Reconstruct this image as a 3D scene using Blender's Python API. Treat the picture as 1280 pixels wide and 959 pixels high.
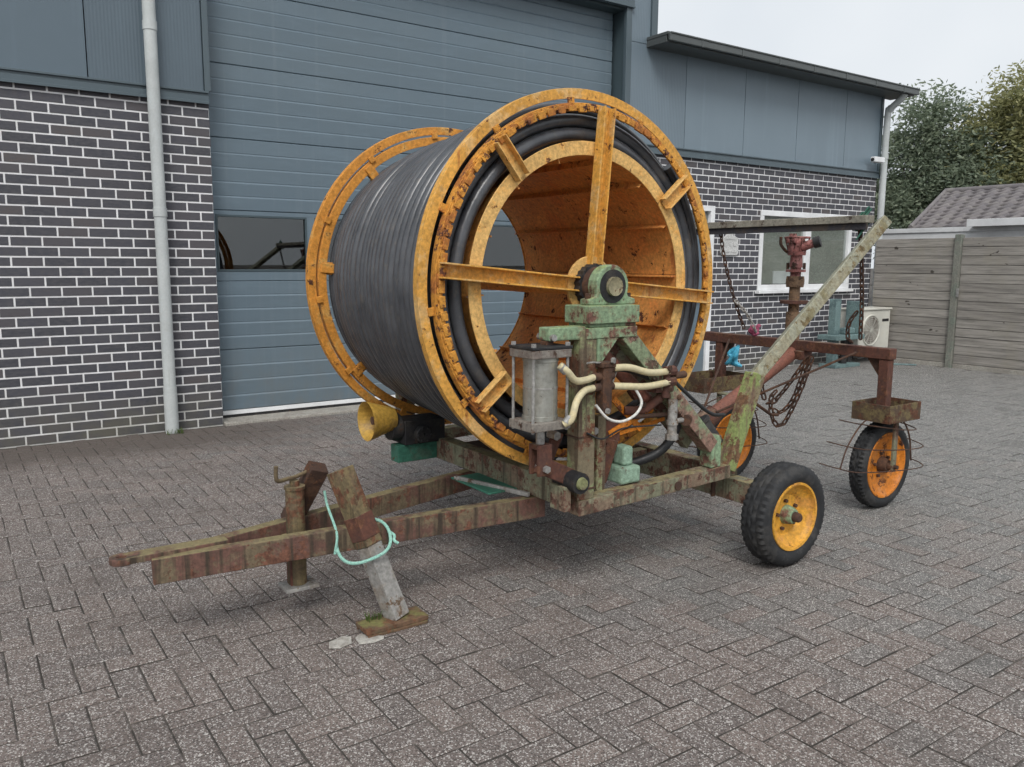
import bpy, bmesh, math, random
from mathutils import Vector, Matrix
R = math.radians
random.seed(7)
S = bpy.context.scene
for o in list(bpy.data.objects):
    bpy.data.objects.remove(o)
COL = S.collection

# ------------------------------------------------------------------ camera
cam_d = bpy.data.cameras.new("camera")
cam = bpy.data.objects.new("camera", cam_d)
COL.objects.link(cam)
cam_d.sensor_fit = 'HORIZONTAL'
cam_d.sensor_width = 36.0
cam_d.lens = 36.0 * 1021.09 / 1280.0
cam_d.clip_start = 0.05
cam_d.clip_end = 2000
CAM = Vector((-0.6784, -7.4242, 1.4663))
YAW, PIT, ROL = 0.6077, 0.1470, 0.0060
_f = Vector((math.sin(YAW) * math.cos(PIT), math.cos(YAW) * math.cos(PIT), -math.sin(PIT)))
_r = Vector((math.cos(YAW), -math.sin(YAW), 0))
_u = _r.cross(_f)
_r2 = _r * math.cos(ROL) + _u * math.sin(ROL)
_u2 = _u * math.cos(ROL) - _r * math.sin(ROL)
cam.matrix_world = Matrix(((_r2.x, _u2.x, -_f.x, CAM.x), (_r2.y, _u2.y, -_f.y, CAM.y),
                           (_r2.z, _u2.z, -_f.z, CAM.z), (0, 0, 0, 1)))
S.camera = cam
S.cycles.use_adaptive_sampling = True
S.cycles.adaptive_threshold = 0.03
S.cycles.max_bounces = 4
S.cycles.diffuse_bounces = 3
S.cycles.glossy_bounces = 3
S.cycles.transparent_max_bounces = 6
S.render.resolution_x, S.render.resolution_y = 1024, 767

# ------------------------------------------------------------------ sky and sun (bright overcast)
SUN_EL, SUN_AZ = R(48), R(216)          # azimuth measured clockwise from +y
w = bpy.data.worlds.new("World")
S.world = w
w.use_nodes = True
nt = w.node_tree
nt.nodes.clear()
out = nt.nodes.new('ShaderNodeOutputWorld')
bg = nt.nodes.new('ShaderNodeBackground')
sky = nt.nodes.new('ShaderNodeTexSky')
sky.sky_type = 'NISHITA'
sky.sun_disc = False
sky.sun_elevation = SUN_EL
sky.sun_rotation = SUN_AZ
sky.air_density = 1.0
sky.dust_density = 6.0
sky.ozone_density = 1.0
hs = nt.nodes.new('ShaderNodeHueSaturation')
hs.inputs['Saturation'].default_value = 0.10
nt.links.new(sky.outputs[0], hs.inputs['Color'])
# closed cloud cover: evens the clear sky out towards one soft white
mx = nt.nodes.new('ShaderNodeMix')
mx.data_type = 'RGBA'
mx.inputs['Factor'].default_value = 0.82
tc = nt.nodes.new('ShaderNodeTexCoord')
cn = nt.nodes.new('ShaderNodeTexNoise')
cn.inputs['Scale'].default_value = 2.0
cn.inputs['Detail'].default_value = 4
cr = nt.nodes.new('ShaderNodeValToRGB')
cr.color_ramp.elements[0].position = 0.3
cr.color_ramp.elements[0].color = (5.9, 6.4, 6.95, 1)
cr.color_ramp.elements[1].position = 0.7
cr.color_ramp.elements[1].color = (7.9, 8.15, 8.35, 1)
nt.links.new(tc.outputs['Generated'], cn.inputs['Vector'])
nt.links.new(cn.outputs['Fac'], cr.inputs['Fac'])
nt.links.new(hs.outputs[0], mx.inputs[6])
nt.links.new(cr.outputs[0], mx.inputs[7])
nt.links.new(mx.outputs[2], bg.inputs['Color'])
bg.inputs['Strength'].default_value = 0.10
nt.links.new(bg.outputs[0], out.inputs['Surface'])
sd = bpy.data.lights.new("sun", 'SUN')
sd.energy = 1.5
sd.angle = R(24)
sd.color = (1.0, 0.97, 0.93)
so = bpy.data.objects.new("sun", sd)
COL.objects.link(so)
_sv = Vector((math.sin(SUN_AZ) * math.cos(SUN_EL), math.cos(SUN_AZ) * math.cos(SUN_EL), math.sin(SUN_EL)))
so.rotation_euler = _sv.to_track_quat('Z', 'Y').to_euler()
so.location = _sv * 30
S.view_settings.view_transform = 'Standard'
S.view_settings.look = 'None'
S.view_settings.exposure = 0.40
S.view_settings.gamma = 1.0
S.view_settings.use_curve_mapping = False

# ------------------------------------------------------------------ materials
MATS = {}

def new_mat(name):
    m = bpy.data.materials.new(name)
    m.use_nodes = True
    n = m.node_tree
    for x in list(n.nodes):
        if x.type != 'OUTPUT_MATERIAL':
            n.nodes.remove(x)
    o = [x for x in n.nodes if x.type == 'OUTPUT_MATERIAL'][0]
    b = n.nodes.new('ShaderNodeBsdfPrincipled')
    n.links.new(b.outputs[0], o.inputs['Surface'])
    MATS[name] = m
    return m, n, b

def N(n, t, **k):
    x = n.nodes.new(t)
    for a, v in k.items():
        if a in x.inputs:
            x.inputs[a].default_value = v
        else:
            setattr(x, a, v)
    return x

def rgba(c):
    return (c[0], c[1], c[2], 1)

def ramp(n, fac, p0, p1, c0=(0, 0, 0), c1=(1, 1, 1)):
    r = n.nodes.new('ShaderNodeValToRGB')
    r.color_ramp.elements[0].position = max(0, p0)
    r.color_ramp.elements[0].color = rgba(c0)
    r.color_ramp.elements[1].position = min(1, p1)
    r.color_ramp.elements[1].color = rgba(c1)
    n.links.new(fac, r.inputs['Fac'])
    return r.outputs['Color']

def mixc(n, fac, a, b, mode='MIX'):
    m = n.nodes.new('ShaderNodeMix')
    m.data_type = 'RGBA'
    m.blend_type = mode
    for sock, v in ((m.inputs['Factor'], fac), (m.inputs[6], a), (m.inputs[7], b)):
        if isinstance(v, (int, float)):
            sock.default_value = v
        elif isinstance(v, tuple):
            sock.default_value = rgba(v)
        else:
            n.links.new(v, sock)
    return m.outputs[2]

def math_n(n, op, a, b=0.0):
    m = n.nodes.new('ShaderNodeMath')
    m.operation = op
    for i, v in enumerate((a, b)):
        if isinstance(v, (int, float)):
            m.inputs[i].default_value = v
        else:
            n.links.new(v, m.inputs[i])
    return m.outputs[0]

def noise(n, vec, scale, detail=6, rough=0.6):
    x = n.nodes.new('ShaderNodeTexNoise')
    x.inputs['Scale'].default_value = scale
    x.inputs['Detail'].default_value = detail
    x.inputs['Roughness'].default_value = rough
    n.links.new(vec, x.inputs['Vector'])
    return x.outputs['Fac']

def posn(n, sx=1, sy=1, sz=1):
    g = n.nodes.new('ShaderNodeNewGeometry')
    if (sx, sy, sz) == (1, 1, 1):
        return g.outputs['Position']
    mp = n.nodes.new('ShaderNodeMapping')
    mp.inputs['Scale'].default_value = (sx, sy, sz)
    n.links.new(g.outputs['Position'], mp.inputs['Vector'])
    return mp.outputs[0]

def bumpit(n, b, h, strength, dist=0.01):
    bp = n.nodes.new('ShaderNodeBump')
    bp.inputs['Strength'].default_value = strength
    bp.inputs['Distance'].default_value = dist
    n.links.new(h, bp.inputs['Height'])
    n.links.new(bp.outputs[0], b.inputs['Normal'])
    return bp

def cov(f):
    return 0.5 - (f - 0.5) * 0.42

def paint(name, c1, c2=None, f2=0.4, s2=5, rust=None, fr=0.3, sr=9, top=None, ft=0.5,
          rough=0.6, metal=0.0, bump=0.35, sb=60, streak=None, fs=0.3, spec=0.4, grime=0.6):
    """Weathered coating: base coat, blotches of a second tone, rust patches, run-down streaks, algae on upper faces."""
    m, n, b = new_mat(name)
    P = posn(n)
    col = mixc(n, ramp(n, noise(n, P, 2.3), 0.3, 0.7), c1, tuple(x * 0.72 for x in c1))
    fine = noise(n, P, sb, 4, 0.7)
    if c2:
        a = noise(n, P, s2, 5, 0.7)
        col = mixc(n, ramp(n, a, cov(f2) - 0.03, cov(f2) + 0.05), col, c2)
    rr = None
    if rust:
        a = noise(n, P, sr, 5, 0.75)
        rf = ramp(n, a, cov(fr) - 0.015, cov(fr) + 0.03)
        rc = mixc(n, ramp(n, noise(n, P, 35, 3), 0.35, 0.65), rust, tuple(x * 0.45 for x in rust))
        sp_ = noise(n, P, sr * 4.2, 3, 0.6)
        rf = math_n(n, 'MAXIMUM', rf, ramp(n, sp_, cov(fr * 0.42) + 0.03, cov(fr * 0.42) + 0.07))
        col = mixc(n, rf, col, rc)
        rr = rf
    if streak:
        a = noise(n, posn(n, 26, 26, 1.6), 1.0, 3, 0.6)
        col = mixc(n, ramp(n, a, cov(fs) - 0.02, cov(fs) + 0.12), col, streak)
    if top:
        g = n.nodes.new('ShaderNodeNewGeometry')
        s = n.nodes.new('ShaderNodeSeparateXYZ')
        n.links.new(g.outputs['Normal'], s.inputs[0])
        a = math_n(n, 'MULTIPLY', ramp(n, s.outputs['Z'], 0.45, 0.9), ramp(n, noise(n, P, 11, 4), cov(ft) - 0.06, cov(ft) + 0.08))
        col = mixc(n, a, col, top)
    col = mixc(n, grime, col, mixc(n, 1.0, col, ramp(n, fine, 0.28, 0.72, (0.35, 0.35, 0.35), (1.6, 1.6, 1.6)), 'MULTIPLY'))
    n.links.new(col, b.inputs['Base Color'])
    b.inputs['Metallic'].default_value = metal
    b.inputs['Specular IOR Level'].default_value = spec
    rg = ramp(n, fine, 0.3, 0.7, (rough - 0.12,) * 3, (min(1, rough + 0.15),) * 3)
    if rr is not None:
        rg = mixc(n, rr, rg, (0.9, 0.9, 0.9))
    n.links.new(rg, b.inputs['Roughness'])
    h = fine
    if rr is not None:
        h = math_n(n, 'ADD', fine, math_n(n, 'MULTIPLY', rr, 0.5))
    bumpit(n, b, h, bump, 0.006)
    return m

RUST = (0.135, 0.052, 0.028)
yellow = paint('yellow_paint', (0.70, 0.36, 0.070), (0.60, 0.37, 0.14), 0.40, 8, RUST, 0.20, 14, rough=0.6, streak=(0.36, 0.13, 0.03), fs=0.2)
yellow_far = paint('orange_yellow_paint', (0.66, 0.28, 0.045), (0.60, 0.33, 0.09), 0.35, 6, RUST, 0.24, 12, rough=0.6)
drive = paint('rusty_yellow_paint', (0.64, 0.29, 0.045), (0.38, 0.14, 0.03), 0.42, 9, (0.15, 0.06, 0.04), 0.34, 17, rough=0.75, bump=0.7)
barrel_m = paint('orange_barrel_paint', (0.72, 0.33, 0.090), (0.62, 0.25, 0.065), 0.42, 4, (0.12, 0.045, 0.025), 0.22, 12, rough=0.62, streak=(0.44, 0.16, 0.05), fs=0.24)
cream_y = paint('pale_yellow_paint', (0.72, 0.44, 0.15), (0.64, 0.34, 0.09), 0.4, 7, RUST, 0.18, 14, rough=0.6)
rim_m = paint('rim_yellow_paint', (0.72, 0.36, 0.045), (0.58, 0.28, 0.06), 0.35, 8, RUST, 0.18, 18, rough=0.5)
rim_o = paint('rim_orange_paint', (0.68, 0.22, 0.018), (0.55, 0.21, 0.05), 0.35, 9, RUST, 0.32, 11, rough=0.5)
mint = paint('mint_green_paint', (0.245, 0.345, 0.21), (0.20, 0.20, 0.12), 0.44, 9, (0.19, 0.095, 0.07), 0.33, 9, top=(0.26, 0.34, 0.14), ft=0.4, rough=0.75, streak=(0.15, 0.13, 0.085), fs=0.28, grime=0.75)
strut_m = paint('strut_worn_paint', (0.24, 0.30, 0.18), (0.24, 0.145, 0.11), 0.5, 6, (0.13, 0.075, 0.055), 0.38, 8, top=(0.30, 0.38, 0.16), ft=0.5, rough=0.8, streak=(0.09, 0.075, 0.05), fs=0.3, grime=0.75)
frame_m = paint('frame_green_rust', (0.235, 0.235, 0.155), (0.20, 0.145, 0.10), 0.5, 7, (0.17, 0.085, 0.06), 0.44, 8, top=(0.25, 0.21, 0.11), ft=0.5, rough=0.75, streak=(0.09, 0.075, 0.05), fs=0.4)
post_m = paint('post_brown_green', (0.20, 0.165, 0.105), (0.26, 0.30, 0.15), 0.36, 5, (0.19, 0.085, 0.05), 0.4, 7, rough=0.75, streak=(0.085, 0.06, 0.04), fs=0.4)
tongue_m = paint('drawbar_red_brown', (0.150, 0.078, 0.060), (0.150, 0.115, 0.072), 0.5, 7, (0.19, 0.085, 0.055), 0.36, 9, top=(0.20, 0.165, 0.085), ft=0.62, rough=0.8, streak=(0.055, 0.04, 0.028), fs=0.42)
stand_m = paint('stand_olive_brown', (0.19, 0.145, 0.075), (0.14, 0.10, 0.06), 0.45, 7, (0.18, 0.08, 0.045), 0.4, 9, top=(0.175, 0.135, 0.075), rough=0.8, streak=(0.09, 0.07, 0.04), fs=0.45)
foot_m = paint('foot_brown_rust', (0.17, 0.10, 0.06), (0.12, 0.085, 0.05), 0.45, 9, (0.19, 0.085, 0.045), 0.4, 10, top=(0.17, 0.16, 0.06), ft=0.45, rough=0.85)
galv = paint('worn_galvanised_steel', (0.36, 0.35, 0.33), (0.27, 0.24, 0.21), 0.4, 8, (0.22, 0.15, 0.10), 0.3, 14, rough=0.55, metal=0.25)
pole_m = paint('pole_algae_paint', (0.30, 0.30, 0.225), (0.23, 0.21, 0.145), 0.45, 6, (0.17, 0.125, 0.06), 0.38, 8, top=(0.38, 0.39, 0.31), ft=0.7, rough=0.8, streak=(0.17, 0.15, 0.085), fs=0.4)
pole_low = paint('pole_bright_algae', (0.27, 0.33, 0.12), (0.22, 0.18, 0.11), 0.42, 7, (0.20, 0.11, 0.06), 0.4, 8, top=(0.36, 0.48, 0.13), ft=0.6, rough=0.85, streak=(0.16, 0.10, 0.07), fs=0.4)
beam_m = paint('grey_beam', (0.30, 0.28, 0.23), (0.20, 0.175, 0.14), 0.4, 7, (0.12, 0.09, 0.07), 0.3, 11, top=(0.42, 0.39, 0.31), ft=0.75, rough=0.8)
beam_dk = paint('dark_beam_flange', (0.055, 0.052, 0.06), (0.075, 0.06, 0.05), 0.4, 6, (0.10, 0.06, 0.04), 0.25, 8, rough=0.8)
rust_m = paint('red_brown_rust', (0.125, 0.052, 0.036), (0.088, 0.042, 0.032), 0.5, 8, (0.16, 0.07, 0.04), 0.4, 11, rough=0.85, top=(0.24, 0.17, 0.12), ft=0.4)
rust_dk = paint('dark_rust', (0.075, 0.042, 0.030), (0.10, 0.052, 0.032), 0.4, 9, (0.13, 0.058, 0.03), 0.35, 14, rough=0.9)
red_pipe = paint('oxide_red_pipe', (0.27, 0.105, 0.072), (0.20, 0.085, 0.06), 0.4, 6, RUST, 0.3, 10, rough=0.6)
gun_m = paint('pink_red_gun', (0.42, 0.19, 0.175), (0.27, 0.10, 0.09), 0.5, 16, (0.10, 0.05, 0.04), 0.38, 24, rough=0.7)
brass_m = paint('brown_riser', (0.20, 0.125, 0.075), (0.28, 0.16, 0.085), 0.4, 10, (0.10, 0.06, 0.04), 0.35, 14, rough=0.75)
tray_m = paint('tray_rust_yellow', (0.165, 0.125, 0.06), (0.085, 0.055, 0.036), 0.55, 14, (0.13, 0.055, 0.03), 0.42, 12, rough=0.85)
alu = paint('aluminium_cylinder', (0.40, 0.40, 0.36), (0.33, 0.32, 0.28), 0.40, 6, None, metal=0.55, rough=0.38, bump=0.05, grime=0.25, streak=(0.24, 0.21, 0.17), fs=0.2)
plate_m = paint('dirty_cast_plate', (0.27, 0.245, 0.215), (0.18, 0.15, 0.13), 0.45, 14, (0.14, 0.085, 0.06), 0.3, 20, rough=0.65, metal=0.2)
blackm = paint('black_metal', (0.022, 0.022, 0.024), (0.04, 0.036, 0.033), 0.4, 12, (0.09, 0.05, 0.03), 0.2, 18, rough=0.6)
cream_hose = paint('cream_hose', (0.68, 0.60, 0.38), (0.60, 0.51, 0.30), 0.35, 14, None, rough=0.45, bump=0.05, grime=0.25)
white_hose = paint('white_hose', (0.74, 0.73, 0.68), None, rust=None, rough=0.45, bump=0.05)
rubber = paint('tyre_rubber', (0.024, 0.025, 0.027), (0.042, 0.041, 0.040), 0.4, 10, None, rough=0.72, bump=0.3)
rubber_hose = paint('black_rubber_hose', (0.025, 0.026, 0.028), None, rough=0.5, bump=0.1)
steel = paint('bright_bolt_steel', (0.45, 0.44, 0.42), None, rough=0.4, metal=0.6, bump=0.1)
green_paint = paint('dark_green_paint', (0.045, 0.165, 0.115), (0.06, 0.12, 0.085), 0.3, 8, RUST, 0.15, 12, rough=0.55)
cone_m = paint('cone_yellow_plastic', (0.50, 0.30, 0.055), (0.36, 0.22, 0.06), 0.4, 9, None, rough=0.5)
rope_m = paint('mint_rope', (0.34, 0.62, 0.52), (0.24, 0.48, 0.40), 0.4, 60, None, rough=0.8, bump=0.6, sb=150)
teal_m = paint('pale_teal_paint', (0.17, 0.25, 0.25), (0.10, 0.15, 0.155), 0.4, 5, None, rough=0.6)
blue_m = paint('light_blue_plastic', (0.10, 0.50, 0.72), None, rough=0.5)
pink_m = paint('pink_cloth', (0.52, 0.12, 0.22), (0.35, 0.08, 0.14), 0.4, 20, None, rough=0.9)
white_p = paint('white_frame_paint', (0.86, 0.87, 0.88), None, rough=0.4, bump=0.05, grime=0.07)
ac_m = paint('cream_enamel', (0.70, 0.69, 0.62), (0.62, 0.60, 0.52), 0.3, 3, None, rough=0.45, bump=0.05, grime=0.1)
plaque_m = paint('grey_plaque', (0.58, 0.58, 0.57), (0.48, 0.48, 0.47), 0.4, 14, None, rough=0.6)
pipe_m = paint('pale_grey_pvc', (0.56, 0.59, 0.585), (0.47, 0.50, 0.50), 0.4, 2.5, None, rough=0.45, bump=0.05, streak=(0.38, 0.40, 0.38), fs=0.15, grime=0.12)
chalk = paint('pale_tile_fragment', (0.46, 0.44, 0.40), (0.30, 0.28, 0.25), 0.42, 22, None, rough=0.85)
concrete = paint('concrete', (0.38, 0.36, 0.32), (0.28, 0.26, 0.23), 0.45, 6, None, rough=0.9, streak=(0.2, 0.18, 0.15), fs=0.2)

def cladding(name, c, ribs=0.0, rough=0.42):
    m, n, b = new_mat(name)
    P = posn(n)
    col = mixc(n, ramp(n, noise(n, P, 0.9, 4), 0.3, 0.7), c, tuple(x * 0.90 for x in c))
    st = noise(n, posn(n, 9, 9, 0.5), 1.0, 5)
    col = mixc(n, ramp(n, st, 0.55, 0.8), col, tuple(min(1, x * 1.12) for x in c))
    n.links.new(col, b.inputs['Base Color'])
    b.inputs['Roughness'].default_value = rough
    b.inputs['Specular IOR Level'].default_value = 0.5
    h = noise(n, P, 3.0, 3)
    if ribs:
        wv = n.nodes.new('ShaderNodeTexWave')
        wv.wave_type = 'BANDS'
        wv.bands_direction = 'X'
        wv.inputs['Scale'].default_value = ribs
        n.links.new(P, wv.inputs['Vector'])
        h = math_n(n, 'ADD', math_n(n, 'MULTIPLY', wv.outputs['Fac'], 0.5), math_n(n, 'MULTIPLY', h, 0.3))
        bumpit(n, b, h, 0.5, 0.004)
    else:
        bumpit(n, b, h, 0.10, 0.01)
    return m

CL = (0.110, 0.150, 0.182)
clad = cladding('blue_grey_cladding', CL)
clad_lit = cladding('lit_blue_grey_cladding', (0.180, 0.234, 0.276))  # same cladding, lightened: sky reflection on the right wing put into the colour
clad_lit_rib = cladding('lit_blue_grey_micro_rib', (0.160, 0.208, 0.246), 12.0)  # ribbed version, with the same reflection put into its colour
clad_r = cladding('blue_grey_micro_rib', (0.102, 0.138, 0.167), 12.0)
clad_d = cladding('dark_blue_grey_trim', (0.055, 0.080, 0.092))
trim_m = cladding('blue_grey_flashing', (0.085, 0.116, 0.134))
eave_m = cladding('dark_eave_metal', (0.085, 0.095, 0.095))

def door_mat():
    m, n, b = new_mat('door_panel_steel')
    P = posn(n)
    c = (0.120, 0.166, 0.203)
    col = mixc(n, ramp(n, noise(n, P, 0.8, 4), 0.3, 0.7), c, (0.130, 0.173, 0.203))
    col = mixc(n, ramp(n, noise(n, posn(n, 3, 3, 14), 1.0, 6), 0.5, 0.8), col, (0.138, 0.188, 0.226))
    s = n.nodes.new('ShaderNodeSeparateXYZ')
    n.links.new(P, s.inputs[0])
    dirt = math_n(n, 'MULTIPLY', ramp(n, s.outputs['Z'], 0.05, 0.75, (1, 1, 1), (0, 0, 0)), ramp(n, noise(n, posn(n, 5, 5, 2.2), 1.0, 5, 0.7), 0.42, 0.72))
    col = mixc(n, math_n(n, 'MULTIPLY', dirt, 0.55), col, (0.165, 0.16, 0.145))
    wash = ramp(n, noise(n, posn(n, 11, 11, 0.35), 1.0, 4, 0.6), 0.55, 0.75)
    col = mixc(n, math_n(n, 'MULTIPLY', wash, 0.22), col, (0.22, 0.26, 0.285))
    n.links.new(col, b.inputs['Base Color'])
    n.links.new(ramp(n, noise(n, P, 1.3, 4), 0.3, 0.7, (0.38,) * 3, (0.55,) * 3), b.inputs['Roughness'])
    hh = math_n(n, 'ADD', math_n(n, 'MULTIPLY', noise(n, P, 160, 4), 0.15), noise(n, posn(n, 1.2, 1.2, 4), 1.0, 2))
    bumpit(n, b, hh, 0.22, 0.012)
    return m
door_m = door_mat()

def glass_mat(name, tint=(0.55, 0.6, 0.62), gloss=1.0):
    m = bpy.data.materials.new(name)
    m.use_nodes = True
    n = m.node_tree
    n.nodes.clear()
    o = n.nodes.new('ShaderNodeOutputMaterial')
    t = N(n, 'ShaderNodeBsdfTransparent', Color=rgba(tint))
    g = N(n, 'ShaderNodeBsdfGlossy', Roughness=0.01)
    lw = N(n, 'ShaderNodeLayerWeight', Blend=0.5)
    fr_ = math_n(n, 'ADD', math_n(n, 'MULTIPLY', math_n(n, 'POWER', lw.outputs['Facing'], 4.0), 0.85), 0.09)
    mxs = n.nodes.new('ShaderNodeMixShader')
    n.links.new(fr_, mxs.inputs[0])
    n.links.new(t.outputs[0], mxs.inputs[1])
    n.links.new(g.outputs[0], mxs.inputs[2])
    n.links.new(mxs.outputs[0], o.inputs['Surface'])
    return m
glass = glass_mat('window_glass', (0.88, 0.90, 0.89))
room_m = paint('dim_room', (0.05, 0.05, 0.048), None, rough=0.9)
tone_sheet_m = paint('grey_green_tone_sheet', (0.40, 0.41, 0.37), (0.33, 0.35, 0.31), 0.4, 2.5, None, rough=0.9)

def brick_mat():
    m, n, b = new_mat('dark_brick')
    P = posn(n)
    oi = n.nodes.new('ShaderNodeObjectInfo')
    g = n.nodes.new('ShaderNodeNewGeometry')
    rnd = math_n(n, 'FRACT', math_n(n, 'ADD', oi.outputs['Random'], g.outputs['Random Per Island']))
    cc = n.nodes.new('ShaderNodeValToRGB')
    e = cc.color_ramp.elements
    e[0].position = 0; e[0].color = (0.044, 0.046, 0.057, 1)
    e[1].position = 1; e[1].color = (0.095, 0.080, 0.078, 1)
    for p_, c_ in ((0.35, (0.056, 0.058, 0.073, 1)), (0.7, (0.068, 0.068, 0.083, 1)), (0.95, (0.082, 0.074, 0.080, 1))):
        k = e.new(p_); k.color = c_
    n.links.new(rnd, cc.inputs['Fac'])
    col = mixc(n, ramp(n, noise(n, posn(n, 1, 1, 2.2), 22, 6), 0.35, 0.7), cc.outputs['Color'], (0.083, 0.080, 0.088))
    # splash dirt and moss near the ground
    s = n.nodes.new('ShaderNodeSeparateXYZ')
    n.links.new(P, s.inputs[0])
    d = math_n(n, 'MULTIPLY', ramp(n, s.outputs['Z'], 0.05, 0.42, (1, 1, 1), (0, 0, 0)), ramp(n, noise(n, P, 4, 5), 0.35, 0.6))
    col = mixc(n, math_n(n, 'MULTIPLY', d, 0.75), col, (0.115, 0.108, 0.082))
    n.links.new(col, b.inputs['Base Color'])
    b.inputs['Roughness'].default_value = 0.7
    bumpit(n, b, noise(n, P, 90, 8), 0.5, 0.004)
    return m
brick_m = brick_mat()

def mortar_mat():
    m, n, b = new_mat('pale_mortar')
    P = posn(n)
    s = n.nodes.new('ShaderNodeSeparateXYZ')
    n.links.new(P, s.inputs[0])
    col = mixc(n, ramp(n, noise(n, P, 6, 6), 0.3, 0.7), (0.86, 0.86, 0.87), (0.66, 0.66, 0.66))
    d = math_n(n, 'MULTIPLY', ramp(n, s.outputs['Z'], 0.03, 0.5, (1, 1, 1), (0, 0, 0)), ramp(n, noise(n, P, 3, 5), 0.3, 0.6))
    col = mixc(n, math_n(n, 'MULTIPLY', d, 0.7), col, (0.36, 0.35, 0.29))
    n.links.new(col, b.inputs['Base Color'])
    b.inputs['Roughness'].default_value = 0.95
    bumpit(n, b, noise(n, P, 200, 6), 0.4, 0.003)
    return m
mortar_m = mortar_mat()

def paver_mat():
    m, n, b = new_mat('concrete_paver')
    P = posn(n)
    oi = n.nodes.new('ShaderNodeObjectInfo')
    g = n.nodes.new('ShaderNodeNewGeometry')
    rnd = math_n(n, 'FRACT', math_n(n, 'ADD', oi.outputs['Random'], g.outputs['Random Per Island']))
    s = n.nodes.new('ShaderNodeSeparateXYZ')
    n.links.new(P, s.inputs[0])
    # two batches of pavers: reddish stock on most of the yard, grey stock towards the right
    big = noise(n, P, 0.55, 4, 0.6)
    k = math_n(n, 'ADD', math_n(n, 'MULTIPLY', math_n(n, 'SUBTRACT', s.outputs['X'], 2.0), 0.15), math_n(n, 'MULTIPLY', math_n(n, 'SUBTRACT', big, 0.5), 1.3))
    k = math_n(n, 'ADD', k, math_n(n, 'MULTIPLY', rnd, 0.34))
    kk = ramp(n, k, 0.10, 0.60)
    red = mixc(n, rnd, (0.190, 0.153, 0.136), (0.148, 0.124, 0.114))
    gry = mixc(n, rnd, (0.205, 0.200, 0.188), (0.160, 0.159, 0.152))
    col = mixc(n, kk, red, gry)
    # exposed aggregate: pale and dark grains
    v = n.nodes.new('ShaderNodeTexVoronoi')
    v.inputs['Scale'].default_value = 235
    n.links.new(P, v.inputs['Vector'])
    sv = n.nodes.new('ShaderNodeSeparateColor')
    n.links.new(v.outputs['Color'], sv.inputs[0])
    grain = mixc(n, ramp(n, sv.outputs[0], 0.80, 0.90), mixc(n, ramp(n, sv.outputs[1], 0.70, 0.8), col, mixc(n, 1.0, col, (0.45, 0.44, 0.44), 'MULTIPLY')), (0.47, 0.445, 0.42))
    f2 = noise(n, P, 70, 6, 0.75)
    col = mixc(n, 1.0, grain, ramp(n, f2, 0.28, 0.72, (0.66, 0.66, 0.66), (1.30, 1.30, 1.30)), 'MULTIPLY')
    # large damp and worn blotches
    st = noise(n, P, 1.7, 6, 0.65)
    col = mixc(n, ramp(n, st, 0.52, 0.74), col, mixc(n, 1.0, col, (0.70, 0.69, 0.68), 'MULTIPLY'))
    # oil and water stains, pale scuffs
    oil = ramp(n, noise(n, P, 1.05, 5, 0.7), 0.62, 0.70)
    col = mixc(n, math_n(n, 'MULTIPLY', oil, 0.5), col, mixc(n, 1.0, col, (0.52, 0.51, 0.50), 'MULTIPLY'))
    sc_ = ramp(n, noise(n, posn(n, 1.0, 4.5, 1), 2.1, 5, 0.75), 0.66, 0.76)
    col = mixc(n, math_n(n, 'MULTIPLY', sc_, 0.35), col, (0.36, 0.34, 0.32))
    # soil washed up against the wall
    dy = ramp(n, math_n(n, 'ADD', math_n(n, 'ADD', s.outputs['Y'], 0.95), math_n(n, 'MULTIPLY', noise(n, P, 1.9, 6, 0.7), 1.2)), 0.40, 1.15)
    lx = ramp(n, math_n(n, 'MULTIPLY', s.outputs['X'], 0.25), 0.30, 0.65, (1, 1, 1), (0.18, 0.18, 0.18))
    col = mixc(n, math_n(n, 'MULTIPLY', math_n(n, 'MULTIPLY', dy, lx), 0.80), col, mixc(n, ramp(n, f2, 0.3, 0.7), (0.062, 0.049, 0.041), (0.115, 0.094, 0.082)))
    n.links.new(col, b.inputs['Base Color'])
    n.links.new(ramp(n, st, 0.4, 0.75, (0.86,) * 3, (0.62,) * 3), b.inputs['Roughness'])
    h = math_n(n, 'ADD', f2, math_n(n, 'MULTIPLY', sv.outputs[2], 0.25))
    bumpit(n, b, h, 0.65, 0.006)
    return m
paver_m = paver_mat()
joint_m = paint('joint_sand', (0.062, 0.055, 0.048), (0.115, 0.100, 0.088), 0.44, 3.5, None, rough=0.95)

def wood_mat():
    m, n, b = new_mat('weathered_fence_wood')
    P = posn(n)
    oi = n.nodes.new('ShaderNodeObjectInfo')
    base = mixc(n, oi.outputs['Random'], (0.370, 0.345, 0.312), (0.275, 0.255, 0.230))
    gr = noise(n, posn(n, 6, 2.0, 38), 1.0, 8, 0.7)
    col = mixc(n, ramp(n, gr, 0.38, 0.72), base, (0.125, 0.116, 0.105))
    col = mixc(n, ramp(n, noise(n, P, 3, 5), 0.55, 0.8), col, (0.255, 0.235, 0.195))
    kn = noise(n, posn(n, 3, 5, 9), 1.0, 2)
    col = mixc(n, ramp(n, kn, 0.70, 0.74), col, (0.05, 0.042, 0.034))
    n.links.new(col, b.inputs['Base Color'])
    b.inputs['Roughness'].default_value = 0.9
    bumpit(n, b, gr, 0.5, 0.006)
    return m
wood_m = wood_mat()
post_wood = paint('grey_green_post', (0.22, 0.22, 0.19), (0.17, 0.19, 0.16), 0.4, 6, None, rough=0.9, streak=(0.12, 0.12, 0.10), fs=0.3)

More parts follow.
